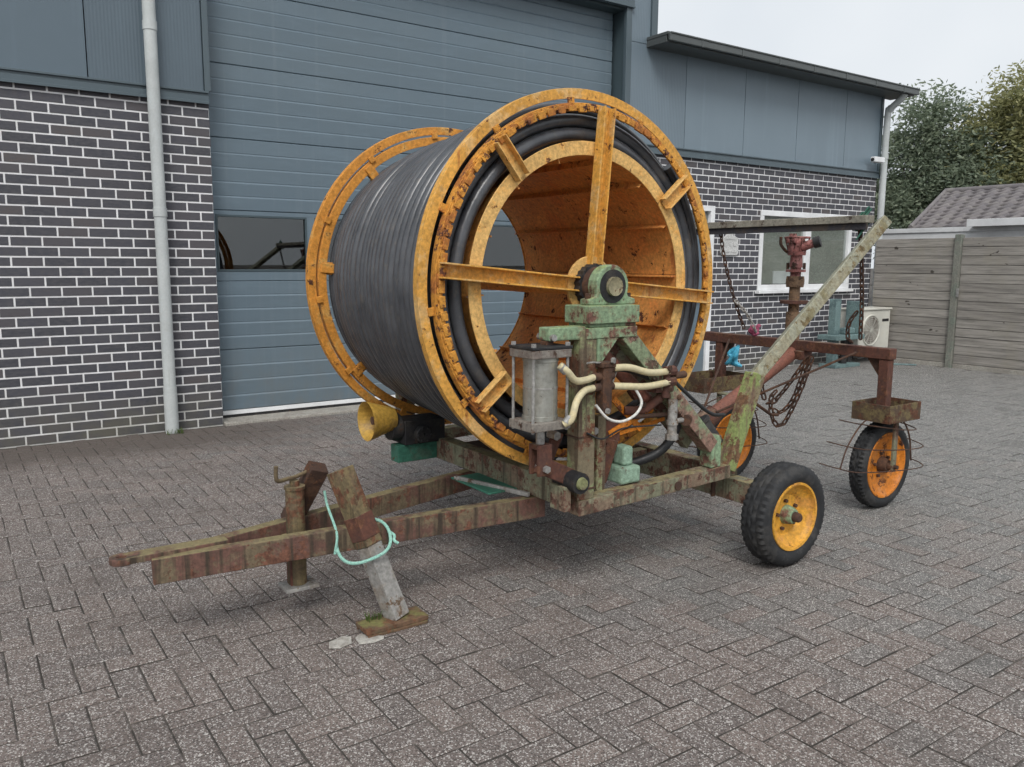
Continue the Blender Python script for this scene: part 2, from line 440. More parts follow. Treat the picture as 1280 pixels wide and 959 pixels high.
def tile_mat():
    m, n, b = new_mat('roof_tile')
    oi = n.nodes.new('ShaderNodeObjectInfo')
    P = posn(n)
    col = mixc(n, oi.outputs['Random'], (0.165, 0.148, 0.150), (0.118, 0.108, 0.114))
    col = mixc(n, ramp(n, noise(n, P, 5, 6), 0.45, 0.7), col, (0.20, 0.185, 0.175))
    n.links.new(col, b.inputs['Base Color'])
    b.inputs['Roughness'].default_value = 0.8
    return m
tile_m = tile_mat()

def leaf_mat(name, c0, c1, c2):
    m, n, b = new_mat(name)
    g = n.nodes.new('ShaderNodeNewGeometry')
    cc = n.nodes.new('ShaderNodeValToRGB')
    e = cc.color_ramp.elements
    e[0].position = 0; e[0].color = rgba(c0)
    e[1].position = 1; e[1].color = rgba(c2)
    k = e.new(0.55); k.color = rgba(c1)
    n.links.new(g.outputs['Random Per Island'], cc.inputs['Fac'])
    n.links.new(cc.outputs['Color'], b.inputs['Base Color'])
    b.inputs['Roughness'].default_value = 0.6
    b.inputs['Subsurface Weight'].default_value = 0.0
    tr = N(n, 'ShaderNodeBsdfTranslucent')
    n.links.new(cc.outputs['Color'], tr.inputs['Color'])
    ms = n.nodes.new('ShaderNodeMixShader')
    ms.inputs[0].default_value = 0.45
    o = [x for x in n.nodes if x.type == 'OUTPUT_MATERIAL'][0]
    n.links.new(b.outputs[0], ms.inputs[1])
    n.links.new(tr.outputs[0], ms.inputs[2])
    n.links.new(ms.outputs[0], o.inputs['Surface'])
    return m
leaf_dark_hazed = leaf_mat('leaf_dark_green_hazed', (0.16, 0.205, 0.145), (0.215, 0.26, 0.18), (0.28, 0.32, 0.22))  # leaf colours of the far trees are lightened to stand in for haze
leaf_olive_hazed = leaf_mat('leaf_olive_hazed', (0.23, 0.245, 0.115), (0.32, 0.32, 0.15), (0.42, 0.40, 0.20))
bark_m = paint('bark', (0.09, 0.075, 0.06), (0.06, 0.05, 0.04), 0.4, 12, None, rough=0.95, bump=0.8)

def hose_mat():
    m, n, b = new_mat('polyethylene_hose')
    P = posn(n)
    col = mixc(n, ramp(n, noise(n, P, 7, 7, 0.7), 0.35, 0.7), (0.040, 0.043, 0.050), (0.092, 0.096, 0.105))
    col = mixc(n, ramp(n, noise(n, P, 18, 8, 0.75), 0.56, 0.7), col, (0.115, 0.103, 0.090))
    n.links.new(col, b.inputs['Base Color'])
    b.inputs['Roughness'].default_value = 0.30
    b.inputs['Specular IOR Level'].default_value = 0.6
    bumpit(n, b, noise(n, P, 45, 6), 0.2, 0.004)
    return m
hose_m = hose_mat()

# ------------------------------------------------------------------ mesh helpers
ORG = {}

class MB:
    def __init__(s):
        s.v, s.f, s.sm = [], [], []
    def add(s, vs, fs, smooth=False):
        o = len(s.v)
        s.v += [tuple(v) for v in vs]
        s.f += [tuple(i + o for i in f) for f in fs]
        s.sm += [smooth] * len(fs)
        return s
    def box(s, x0, x1, y0, y1, z0, z1, rot=None, piv=None):
        vs = [Vector((x, y, z)) for z in (z0, z1) for y in (y0, y1) for x in (x0, x1)]
        if rot is not None:
            piv = Vector(piv)
            vs = [rot @ (v - piv) + piv for v in vs]
        return s.add(vs, [(0, 2, 3, 1), (4, 5, 7, 6), (0, 1, 5, 4), (2, 6, 7, 3), (0, 4, 6, 2), (1, 3, 7, 5)])
    def bar(s, p0, p1, a, b, up=(0, 0, 1), e0=0.0, e1=0.0):
        """rectangular bar: a across (side), b along up"""
        p0, p1 = Vector(p0), Vector(p1)
        d = (p1 - p0).normalized()
        up = Vector(up)
        side = d.cross(up).normalized()
        u = side.cross(d).normalized()
        q0, q1 = p0 - d * e0, p1 + d * e1
        vs = []
        for q in (q0, q1):
            for i, j in ((-1, -1), (1, -1), (1, 1), (-1, 1)):
                vs.append(q + side * i * a / 2 + u * j * b / 2)
        return s.add(vs, [(3, 2, 1, 0), (4, 5, 6, 7), (0, 1, 5, 4), (1, 2, 6, 5), (2, 3, 7, 6), (3, 0, 4, 7)])
    def channel(s, p0, p1, a, b, t, up, openside=1):
        """U channel: web of height b (along up), flanges of depth a on the open side"""
        p0, p1 = Vector(p0), Vector(p1)
        d = (p1 - p0).normalized()
        up = Vector(up)
        side = d.cross(up).normalized() * openside
        u = up - d * up.dot(d)
        u.normalize()
        prof = [(0, -b / 2), (a, -b / 2), (a, -b / 2 + t), (t, -b / 2 + t), (t, b / 2 - t), (a, b / 2 - t), (a, b / 2), (0, b / 2)]
        vs = [q + side * x + u * y for q in (p0, p1) for x, y in prof]
        k = len(prof)
        fs = [(i, (i + 1) % k, (i + 1) % k + k, i + k) for i in range(k)]
        fs += [(0, 1, 2, 3), (0, 3, 4, 7), (4, 5, 6, 7), (k + 3, k + 2, k + 1, k), (k + 7, k + 4, k + 3, k), (k + 7, k + 6, k + 5, k + 4)]
        return s.add(vs, fs)
    def tube(s, pts, r, n=10, caps=True, closed=False):
        pts = [Vector(p) for p in pts]
        m = len(pts)
        rs = r if isinstance(r, (list, tuple)) else [r] * m
        vs, fs = [], []
        prev = None
        for i, p in enumerate(pts):
            if closed:
                t = (pts[(i + 1) % m] - pts[i - 1]).normalized()
            else:
                t = (pts[min(i + 1, m - 1)] - pts[max(i - 1, 0)]).normalized()
            if prev is None:
                a = Vector((0, 0, 1)) if abs(t.z) < 0.9 else Vector((1, 0, 0))
            else:
                a = prev
            a = (a - t * a.dot(t)).normalized()
            prev = a
            bb = t.cross(a)
            for k in range(n):
                th = 2 * math.pi * k / n
                vs.append(p + (a * math.cos(th) + bb * math.sin(th)) * rs[i])
        for i in range(m if closed else m - 1):
            j = (i + 1) % m
            for k in range(n):
                fs.append((i * n + k, i * n + (k + 1) % n, j * n + (k + 1) % n, j * n + k))
        if caps and not closed:
            fs.append(tuple(range(n - 1, -1, -1)))
            fs.append(tuple(range((m - 1) * n, m * n)))
        return s.add(vs, fs, True)
    def cyl(s, p0, p1, r0, r1=None, n=20):
        return s.tube([p0, p1], [r0, r0 if r1 is None else r1], n)
    def lathe(s, c, prof, n=64, axis='y', a0=0.0, a1=2 * math.pi, fn=None):
        """prof: (axial, radius) closed loop; revolve about the axis through c"""
        c = Vector(c)
        full = abs(a1 - a0 - 2 * math.pi) < 1e-6
        m = n if full else n + 1
        k = len(prof)
        vs, fs = [], []
        for i in range(m):
            th = a0 + (a1 - a0) * i / n
            for j, (ax, r) in enumerate(prof):
                if fn:
                    r = fn(i, j, r)
                co, si = math.cos(th) * r, math.sin(th) * r
                vs.append(c + (Vector((co, ax, si)) if axis == 'y' else Vector((ax, co, si)) if axis == 'x' else Vector((co, si, ax))))
        for i in range(n):
            i2 = (i + 1) % m
            for j in range(k):
                j2 = (j + 1) % k
                fs.append((i * k + j, i * k + j2, i2 * k + j2, i2 * k + j))
        if not full:
            fs.append(tuple(range(k)))
            fs.append(tuple(range((m - 1) * k + k - 1, (m - 1) * k - 1, -1)))
        return s.add(vs, fs, True)
    def build(s, name, mat, parent=None, bevel=0.0, seg=2, label=None, fixn=True):
        vs = [Vector(v) for v in s.v]
        lo = Vector((min(v.x for v in vs), min(v.y for v in vs), min(v.z for v in vs)))
        hi = Vector((max(v.x for v in vs), max(v.y for v in vs), max(v.z for v in vs)))
        c = Vector(((lo.x + hi.x) / 2, (lo.y + hi.y) / 2, lo.z if parent is None else (lo.z + hi.z) / 2))
        me = bpy.data.meshes.new(name)
        me.from_pydata([tuple(v - c) for v in vs], [], s.f)
        if fixn:
            bm = bmesh.new()
            bm.from_mesh(me)
            bmesh.ops.recalc_face_normals(bm, faces=bm.faces)
            bm.to_mesh(me)
            bm.free()
        if any(s.sm):
            me.shade_smooth()
            me.set_sharp_from_angle(angle=R(38))
        me.materials.append(mat)
        o = bpy.data.objects.new(name, me)
        COL.objects.link(o)
        ORG[o.name] = c
        if parent is not None:
            o.parent = parent
            o.location = c - ORG[parent.name]
        else:
            o.location = c
        if bevel:
            md = o.modifiers.new('bevel', 'BEVEL')
            md.width = bevel
            md.segments = seg
            md.limit_method = 'ANGLE'
            md.angle_limit = R(40)
            md.harden_normals = False
        if label:
            o['label'] = label
        return o

def tag(o, label, cat, group=None):
    o['label'] = label
    o['category'] = cat
    if group:
        o['group'] = group
    return o

def thing(name, loc, label, cat, group=None):
    o = bpy.data.objects.new(name, None)
    COL.objects.link(o)
    o.location = loc
    o.empty_display_size = 0.1
    ORG[o.name] = Vector(loc)
    return tag(o, label, cat, group)

def inst(name, me, parent, loc, rot=None):
    o = bpy.data.objects.new(name, me)
    COL.objects.link(o)
    o.parent = parent
    o.location = Vector(loc) - ORG[parent.name]
    if rot:
        o.rotation_euler = rot
    return o

def bez(pts, n=10):
    """Catmull-Rom through pts"""
    P = [Vector(p) for p in pts]
    P = [P[0] * 2 - P[1]] + P + [P[-1] * 2 - P[-2]]
    out_ = []
    for i in range(1, len(P) - 2):
        for k in range(n):
            t = k / n
            a, b, c, d = P[i - 1], P[i], P[i + 1], P[i + 2]
            out_.append(0.5 * ((2 * b) + (c - a) * t + (2 * a - 5 * b + 4 * c - d) * t * t + (3 * b - a - 3 * c + d) * t ** 3))
    out_.append(P[-2])
    return out_

def in_view(p, margin=0.0):
    d = Vector(p) - CAM
    z = d.dot(_f)
    if z < 0.1:
        return None
    x = 640 + 1021.09 * d.dot(_r2) / z
    y = 479.5 - 1021.09 * d.dot(_u2) / z
    if -margin < x < 1280 + margin and -margin < y < 959 + margin:
        return z
    return None

# ------------------------------------------------------------------ ground: herringbone paving
g = MB()
g.add([(-300, -300, -0.0048), (300, -300, -0.0048), (300, 300, -0.0048), (-300, 300, -0.0048)], [(0, 1, 2, 3)])
ground = g.build('ground', joint_m)
ground['kind'] = 'structure'
U = 0.1001
X0, Y0 = -0.393, -4.644

def paver_geo(lx, ly, g_=0.0024, ch=0.0042):
    """chamfered slab, centred; top at z=0"""
    hx, hy = lx / 2 - g_, ly / 2 - g_
    ix, iy = hx - ch, hy - ch
    vs = [(-hx, -hy, -0.03), (hx, -hy, -0.03), (hx, hy, -0.03), (-hx, hy, -0.03),
          (-hx, -hy, -0.003), (hx, -hy, -0.003), (hx, hy, -0.003), (-hx, hy, -0.003),
          (-ix, -iy, 0), (ix, -iy, 0), (ix, iy, 0), (-ix, iy, 0)]
    fs = [(8, 9, 10, 11)]
    for i in range(4):
        j = (i + 1) % 4
        fs.append((i + 4, j + 4, j + 8, i + 8))
    for i in range(4):
        j = (i + 1) % 4
        fs.append((i, j, j + 4, i + 4))
    return vs, fs          # the last four faces are the soil-stained flanks in the joints

slots = []
for i in range(-60, 135):
    for j in range(-48, 50):
        k = (i + j) % 4
        if k == 0:
            c = (X0 + (i + 1) * U, Y0 + (j + 0.5) * U); s_ = (2 * U, U)
        elif k == 2:
            c = (X0 + (i + 0.5) * U, Y0 + (j + 1) * U); s_ = (U, 2 * U)
        else:
            continue
        if c[1] > -0.03 or c[0] > 11.2:
            continue
        slots.append((c, s_))
vis = []
for q, (c, s_) in enumerate(slots):
    z = in_view((c[0], c[1], 0))
    # skip what the trailer hides
    if z and not (1.5 < c[0] < 2.6 and -4.7 < c[1] < -3.3):
        vis.append((z, q))
vis.sort()
near = set(q for _, q in vis[:300])
pm = {}
for key, (lx, ly) in (('h', (2 * U, U)), ('v', (U, 2 * U))):
    vs, fs = paver_geo(lx, ly)
    me = bpy.data.meshes.new('paver')
    me.from_pydata(vs, [], fs)
    me.materials.append(paver_m)
    me.materials.append(joint_m)
    for f_ in list(me.polygons)[5:]:
        f_.material_index = 1
    pm[key] = me
rest = MB()
for q, (c, s_) in enumerate(slots):
    dz = random.gauss(0, 0.0011)
    tx, ty, tz = random.gauss(0, 0.0035), random.gauss(0, 0.0035), random.gauss(0, 0.006)
    h = s_[0] > s_[1]
    if q in near:
        po = inst('paver', pm['h' if h else 'v'], ground, (c[0], c[1], dz), (tx, ty, tz))
        po.scale = (random.uniform(0.985, 1.005), random.uniform(0.975, 1.01), 1)
    else:
        vs, fs = paver_geo(*s_, g_=random.uniform(0.0018, 0.0036))
        co, si = math.cos(tz), math.sin(tz)
        rest.add([(c[0] + x * co - y * si, c[1] + x * si + y * co, z + dz + x * ty + y * tx) for x, y, z in vs], fs)
pr = rest.build('paver_field', paver_m, ground, fixn=False)
pr.data.materials.append(joint_m)
pr.data.polygons.foreach_set('material_index', [0 if q % 9 < 5 else 1 for q in range(len(pr.data.polygons))])
pr['kind'] = 'stuff'

# ------------------------------------------------------------------ workshop building
BL, BC = 0.22, 0.0784
bld = thing('workshop_building', (4, 0.3, 0), 'dark brick workshop clad in blue grey steel with a wide sectional door', 'building')
DX0, DX1, DH = 1.32, 6.06, 4.36            # door opening
XC = 11.33                                   # right-hand corner
WX0, WX1, WZ0, WZ1 = 8.61, 10.75, 1.07, 2.20  # window
SX0, SX1, SH = 6.74, 7.69, 2.21              # side door
ZB = 2.79                                    # top of the brickwork

wl = MB().box(-6, DX0 - 0.004, 0.0045, 0.30, -0.2, ZB).build('brick_wall', mortar_m, bld)
wr_ = MB()
for x0, x1, z0, z1 in ((DX1 + 0.004, SX0, -0.2, ZB), (SX0, SX1, SH, ZB), (SX1, WX0, -0.2, ZB), (WX0, WX1, -0.2, WZ0), (WX0, WX1, WZ1, ZB), (WX1, XC - 0.004, -0.2, ZB)):
    wr_.box(x0, x1, 0.0045, 0.30, z0, z1)
wr = wr_.build('brick_wall', mortar_m, bld)

def brick_geo(l, hgt, d=0.016):
    ch = 0.002
    a, b_ = l / 2, hgt / 2
    vs = [(-a, d, -b_), (a, d, -b_), (a, d, b_), (-a, d, b_), (-a, ch, -b_), (a, ch, -b_), (a, ch, b_), (-a, ch, b_),
          (-a + ch, 0, -b_ + ch), (a - ch, 0, -b_ + ch), (a - ch, 0, b_ - ch), (-a + ch, 0, b_ - ch)]
    fs = [(8, 9, 10, 11)]
    for i in range(4):
        j = (i + 1) % 4
        fs += [(i, j, j + 4, i + 4), (i + 4, j + 4, j + 8, i + 8)]
    return vs, fs
JT = 0.0140
bm_cache = {}
def brick_mesh(l, hgt):
    key = (round(l, 3), round(hgt, 3))
    if key not in bm_cache:
        vs, fs = brick_geo(l, hgt)
        me = bpy.data.meshes.new('brick')
        me.from_pydata(vs, [], fs)
        me.materials.append(brick_m)
        bm_cache[key] = me
    return bm_cache[key]
farl = MB()
farr = MB()
nb = 0
for row in range(-1, 36):
    z1 = (35 - row) * BC - JT / 2
    z0 = z1 - BC + JT
    if z0 > ZB:
        continue
    z1 = min(z1, ZB)
    for side, ox, xa, xb in (('l', 0.0, -6, DX0), ('r', 7.114, DX1, XC)):
        off = ox + (0 if row % 2 == 0 else BL / 2)
        n0 = int(math.floor((xa - off) / BL)) - 1
        for q in range(n0, n0 + int((xb - xa) / BL) + 4):
            a, b_ = off + q * BL + JT / 2, off + (q + 1) * BL - JT / 2
            a, b_ = max(a, xa), min(b_, xb)
            if b_ - a < 0.02:
                continue
            segs = [(a, b_)]
            if side == 'r':
                zc = (z0 + z1) / 2
                for h0, h1, hz0, hz1 in ((SX0, SX1, -1, SH), (WX0, WX1, WZ0, WZ1)):
                    if hz0 < zc < hz1:
                        ns = []
                        for s0, s1 in segs:
                            if s1 <= h0 or s0 >= h1:
                                ns.append((s0, s1))
                            else:
                                if h0 - s0 > 0.02: ns.append((s0, h0))
                                if s1 - h1 > 0.02: ns.append((h1, s1))
                        segs = ns
            for s0, s1 in segs:
                cx, cz = (s0 + s1) / 2, (z0 + z1) / 2
                jy = random.uniform(-0.0012, 0.0012)
                if side == 'l' and s1 > -0.36 and nb < 300:
                    nb += 1
                    inst('brick', brick_mesh(s1 - s0, z1 - z0), wl, (cx, jy, cz))
                else:
                    vs, fs = brick_geo(s1 - s0, z1 - z0)
                    (farl if side == 'l' else farr).add([(x + cx, y + jy, z + cz) for x, y, z in vs], fs)
for m_, p_ in ((farl, wl), (farr, wr)):
    o = m_.build('brick_field', brick_m, p_, fixn=False)
    o['kind'] = 'stuff'

# cladding above the brickwork
ZC = 2.885
def panel(x0, x1, z0, z1, mat, y=-0.012):
    return MB().box(x0 + 0.004, x1 - 0.004, y, 0.10, z0, z1).build('cladding_panel', mat, bld, 0.003)
for x0, x1 in ((-4.9, -3.8), (-3.8, -2.75), (-2.75, -1.7), (-1.7, -0.65), (-0.65, 0.40)):
    panel(x0, x1, ZC, 6.4, clad)
panel(0.40, 1.285, ZC, 6.4, clad_r)
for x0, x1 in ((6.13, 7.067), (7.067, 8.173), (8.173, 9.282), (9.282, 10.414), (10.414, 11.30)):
    panel(x0, x1, ZC, 4.02, clad_lit_rib if x0 < 7 else clad_lit)
panel(6.13, 6.44, 4.024, 6.4, clad_lit_rib)
panel(1.30, 6.13, 4.47, 6.4, clad_r)
core = MB()
core.box(-6, DX0 - 0.01, 0.10, 0.30, ZB + 0.002, 6.4)
core.box(DX0 - 0.01, DX1 + 0.01, 0.10, 0.30, DH + 0.02, 6.4)
core.box(DX1 + 0.01, 6.5, 0.10, 0.30, ZB + 0.002, 6.4)
core.box(6.5, XC - 0.01, 0.10, 0.30, ZB + 0.002, 4.05)
core.build('wall_core', clad_d, bld)
for x0, x1 in ((-6, 1.315), (6.065, 11.35)):
    f = MB()
    f.box(x0, x1, -0.034, 0.02, 2.795, 2.842)
    f.box(x0, x1, -0.022, 0.02, 2.842, 2.868)
    f.box(x0, x1, -0.040, 0.02, 2.868, 2.8845)
    f.box(x0, x1, -0.042, -0.036, 2.778, 2.800)
    f.build('base_flashing', trim_m, bld, 0.002)
# door surround, corner trims
MB().box(1.285, 1.335, -0.030, 0.12, 2.885, 4.47).build('door_trim', trim_m, bld, 0.004)
MB().box(6.045, 6.128, -0.030, 0.02, 2.885, 4.47).build('door_trim', trim_m, bld, 0.004)
t_ = MB()
t_.box(1.24, 6.15, -0.045, 0.02, 4.395, 4.47)
t_.box(1.24, 6.15, -0.060, 0.0, 4.375, 4.395)
t_.build('head_flashing', trim_m, bld, 0.003)
MB().box(6.44, 6.535, -0.035, 0.06, 4.03, 6.4).build('corner_trim', trim_m, bld, 0.004)
MB().box(11.29, 11.345, -0.030, 0.32, 2.889, 4.0).build('corner_trim', trim_m, bld, 0.004)
# door reveal and opening lining
rv = MB()
rv.box(6.06, 6.10, 0.022, 0.30, 0, 4.395)
rv.box(1.28, 1.316, 0.32, 0.36, 0, 4.395)
rv.box(1.30, 6.06, 0.022, 0.30, 4.355, 4.394)
rv.build('door_reveal', clad_d, bld, 0.002)
# sectional door: six steel sections with pressed ribs, the third one glazed
DY = 0.20
door = MB().box(1.26, 6.059, DY + 0.046, DY + 0.052, 3.9, 4.4).build('sectional_door', clad_d, bld)
zs = [0.092, 0.657, 1.285, 1.917, 2.549, 3.181, 3.813, 4.40]
LX0, LX1 = 1.28, 6.03
for q in range(7):
    z0, z1 = zs[q] + 0.002, zs[q + 1] - 0.002
    if q == 2:
        sec = MB()
        wz0, wz1 = 1.372, 1.878
        panes = []
        xw = LX0 + 0.105
        pw, gap = 0.845, 0.078
        xs = []
        for k in range(5):
            xs.append((xw + k * (pw + gap), xw + k * (pw + gap) + pw))
        sec.box(LX0, LX1, DY, DY + 0.04, z0, wz0)
        sec.box(LX0, LX1, DY, DY + 0.04, wz1, z1)
        e = LX0
        for a, b_ in xs:
            sec.box(e, a, DY, DY + 0.04, wz0, wz1)
            e = b_
        sec.box(e, LX1, DY, DY + 0.04, wz0, wz1)
        sec.build('door_section', door_m, door, 0.002)
        for a, b_ in xs:
            MB().box(a + 0.001, b_ - 0.001, DY + 0.016, DY + 0.022, wz0 + 0.001, wz1 - 0.001).build('pane', glass, door)
        gl = MB()
        for a, b_ in xs:
            gl.box(a, b_, DY - 0.006, DY + 0.014, wz0, wz0 + 0.018)
            gl.box(a, b_, DY - 0.006, DY + 0.014, wz1 - 0.018, wz1)
            gl.box(a, a + 0.018, DY - 0.006, DY + 0.014, wz0 + 0.018, wz1 - 0.018)
            gl.box(b_ - 0.018, b_, DY - 0.006, DY + 0.014, wz0 + 0.018, wz1 - 0.018)
        gl.build('glazing_bead', clad_d, door, 0.002)
        continue
    # profile with pressed ribs
    k = 5 if q else 4
    hgt = (z1 - z0) / k
    pts = [(DY + 0.04, z0), (DY + 0.006, z0), (DY, z0 + 0.006)]
    for r_ in range(1, k):
        zz = z0 + r_ * hgt
        pts += [(DY - 0.005, zz - 0.015), (DY + 0.004, zz), (DY + 0.004, zz + 0.002), (DY + 0.001, zz + 0.004)]
    pts += [(DY, z1 - 0.006), (DY + 0.006, z1), (DY + 0.04, z1)]
    sec = MB()
    m_ = len(pts)
    vs = [(x, y, z) for x in (LX0, LX1) for y, z in pts]
    fs = [(i, (i + 1) % m_, (i + 1) % m_ + m_, i + m_) for i in range(m_)]
    sec.add(vs, fs)
    sec.build('door_section', door_m, door)
MB().box(LX0, LX1, DY + 0.004, DY + 0.04, 0.050, 0.090).build('bottom_seal', white_p, door, 0.003)
MB().box(LX0, LX1, DY + 0.010, DY + 0.04, 0.022, 0.0505).build('seal_lip', blackm, door)
MB().box(1.325, 6.055, -0.05, 0.6, -0.1, 0.024).build('door_threshold', concrete, bld, 0.008)
# shell of the room behind the glass
rm = MB()
rm.box(-6, 11.3, 7.0, 7.1, -0.1, 6.3)
rm.box(-6, -5.9, 0.3, 7.0, -0.1, 6.3)
rm.box(11.2, 11.32, 0.3, 7.0, -0.1, 3.95)
rm.box(-5.9, 11.2, 0.3, 7.0, -0.2, -0.1)
rm.box(-6, 6.5, 0.3, 7.1, 6.3, 6.4)
rm.box(6.5, 11.2, 0.3, 7.1, 4.06, 4.2)
rm.box(6.5, 6.6, 0.3, 7.0, 0, 6.3)
rm.build('inner_room', room_m, bld)
# eave of the lower wing
ev = MB()
ev.box(6.38, 11.62, -0.34, 0.05, 3.985, 4.005)        # soffit
ev.box(6.38, 11.62, -0.36, 0.6, 4.062, 4.10)          # roof edge
ev.box(6.385, 6.40, -0.335, 0.0, 4.005, 4.062)
ev.box(11.60, 11.615, -0.335, 0.0, 4.005, 4.062)
ev.build('roof_edge', eave_m, bld, 0.004)
gt = MB()
gt.box(6.38, 11.64, -0.400, -0.361, 3.992, 4.082)
gt.box(6.38, 11.64, -0.412, -0.396, 4.066, 4.088)
gt.build('gutter', eave_m, bld, 0.008)
for q in range(7):
    x = 6.9 + q * 0.72
    MB().box(x, x + 0.022, -0.406, -0.35, 3.986, 4.078).build('gutter_bracket', eave_m, bld, 0.002)
# window of the lower wing
win = MB()
fw = 0.075
win.box(WX0, WX1, -0.015, 0.09, WZ0 + 0.035, WZ0 + 0.035 + fw)
win.box(WX0, WX1, -0.015, 0.09, WZ1 - fw, WZ1)
win.box(WX0, WX0 + fw, -0.013, 0.088, WZ0 + 0.11, WZ1 - fw)
win.box(WX1 - fw, WX1, -0.013, 0.088, WZ0 + 0.11, WZ1 - fw)
win.box(9.62, 9.75, -0.013, 0.088, WZ0 + 0.11, WZ1 - fw)
wn = win.build('window', white_p, bld, 0.006)
MB().box(WX0 - 0.04, WX1 + 0.04, -0.075, 0.06, WZ0 - 0.01, WZ0 + 0.034).build('sill', white_p, wn, 0.006)
for a, b_ in ((WX0 + fw, 9.62), (9.75, WX1 - fw)):
    MB().box(a, b_, 0.030, 0.036, WZ0 + 0.11, WZ1 - fw).build('pane', glass, wn)
MB().box(WX0 + 0.08, WX1 - 0.08, 0.060, 0.066, WZ0 + 0.12, WZ1 - 0.08).build('pane_tone_sheet', tone_sheet_m, wn)  # sheet added behind the panes; its grey-green stands in for reflections
MB().box(9.0, 9.5, 0.0375, 0.0585, WZ0 + 0.12, WZ0 + 0.30).build('box_on_sill', white_p, wn, 0.004)
# side door
sdn = MB()
sdn.box(SX0, SX0 + 0.07, -0.012, 0.09, 0, SH)
sdn.box(SX1 - 0.075, SX1, -0.012, 0.09, 0, SH)
sdn.box(SX0 + 0.07, SX1 - 0.075, -0.012, 0.09, SH - 0.07, SH)
sdn.box(SX0 + 0.07, SX1 - 0.075, -0.012, 0.09, 1.86, 1.92)
sdo = sdn.build('side_door', white_p, bld, 0.004)
MB().box(SX0 + 0.075, SX1 - 0.08, 0.02, 0.06, 0.02, 1.855).build('door_leaf', door_m, sdo, 0.004)
MB().box(SX0 + 0.072, SX1 - 0.077, 0.04, 0.046, 1.922, SH - 0.072).build('pane', glass, sdo)
MB().cyl((SX1 - 0.15, -0.03, 1.0), (SX1 - 0.28, -0.03, 1.0), 0.010).build('door_handle', steel, sdo)
# downpipes
def downpipe(x, y, r_, z0, z1, collars, top=None):
    pts = [(x, y, z0), (x, y, z1)]
    if top:
        pts = bez([(x, y, z0), (x, y, (z0 + z1) / 2), (x, y, z1)] + top, 10)
    d = MB().tube(pts, r_, 22).build('downpipe', pipe_m, bld)
    for zc in collars:
        MB().lathe((x, y, zc), [(-0.035, r_ + 0.0005), (-0.035, r_ + 0.005), (0.035, r_ + 0.005), (0.035, r_ + 0.0005)], 22, 'z').build('pipe_collar', pipe_m, d)
        br_ = MB()
        br_.box(x - 0.012, x + 0.012, y + r_ - 0.004, 0.0, zc - 0.06, zc - 0.045)
        br_.build('pipe_bracket', galv, d)
downpipe(0.862, -0.085, 0.050, -0.02, 6.3, (0.36, 1.86, 3.33))
MB().lathe((0.862, -0.085, 0.16), [(-0.18, 0.0508), (-0.18, 0.056), (0.18, 0.056), (0.18, 0.0508)], 22, 'z').build('pipe_shoe', pipe_m, bld)
downpipe(11.36, -0.085, 0.048, -0.02, 3.62, (1.2, 3.1), [(11.36, -0.13, 3.80), (11.38, -0.27, 3.93), (11.38, -0.33, 4.0)])

# things on and by the wall
sg = thing('wall_plaque', (7.98, 0, 1.5), 'pale grey shield shaped plaque on the brick wall left of the window', 'plaque')
pl = MB()
ol = [(-0.11, 0.0), (-0.13, 0.03), (-0.13, 0.12), (-0.10, 0.22), (-0.055, 0.26), (-0.05, 0.29), (0.05, 0.29), (0.055, 0.26), (0.13, 0.23), (0.14, 0.12), (0.14, 0.03), (0.12, 0.0)]
k = len(ol)
vs = [(7.98 + x * 1.25, y, 1.58 + z) for y in (-0.004, -0.03) for x, z in ol]
fs = [tuple(range(k)), tuple(range(2 * k - 1, k - 1, -1))] + [(i, (i + 1) % k, (i + 1) % k + k, i + k) for i in range(k)]
pl.add(vs, fs)
pl.build('plate', plaque_m, sg, 0.004)
pe = MB()
for a, b_, z0, z1 in ((-0.07, 0.08, 0.205, 0.225), (-0.09, -0.05, 0.12, 0.17), (-0.01, 0.02, 0.12, 0.18), (0.05, 0.10, 0.12, 0.17), (-0.10, -0.01, 0.035, 0.07), (0.02, 0.11, 0.035, 0.07)):
    pe.box(7.98 + a * 1.25, 7.98 + b_ * 1.25, -0.036, -0.031, 1.58 + z0, 1.58 + z1)
pe.build('relief', plaque_m, sg, 0.002)

sc = thing('security_camera', (11.15, -0.02, 3.0), 'small white camera fixed to the cladding beside the right hand downpipe', 'camera')
MB().tube([(11.22, -0.02, 3.03), (11.20, -0.10, 3.04)], 0.022, 12).build('arm', white_p, sc)
MB().box(10.98, 11.24, -0.17, -0.085, 2.995, 3.075).build('housing', white_p, sc, 0.012)
MB().cyl((10.981, -0.127, 3.03), (10.968, -0.127, 3.03), 0.026).build('lens', blackm, sc)

ac = thing('air_conditioner_unit', (10.75, -0.33, 0), 'cream outdoor air conditioner unit against the wall beside the fence', 'air conditioner')
MB().box(10.36, 11.16, -0.48, -0.16, 0.21, 0.80).build('casing', ac_m, ac, 0.012)
MB().box(10.34, 11.18, -0.50, -0.14, 0.7995, 0.825).build('lid', ac_m, ac, 0.006)
MB().lathe((10.66, -0.484, 0.50), [(0, 0.235), (-0.014, 0.228), (-0.014, 0.214), (0, 0.207)], 40).build('fan_ring', ac_m, ac)
MB().lathe((10.66, -0.4815, 0.50), [(0, 0.001), (-0.003, 0.001), (-0.003, 0.206), (0, 0.206)], 32).build('fan_opening', plate_m, ac)
gr = MB()
for q in range(1, 7):
    r_ = q * 0.032
    gr.tube([(10.66 + r_ * math.cos(a), -0.492, 0.50 + r_ * math.sin(a)) for a in [2 * math.pi * i / 28 for i in range(28)]], 0.0035, 5, closed=True)
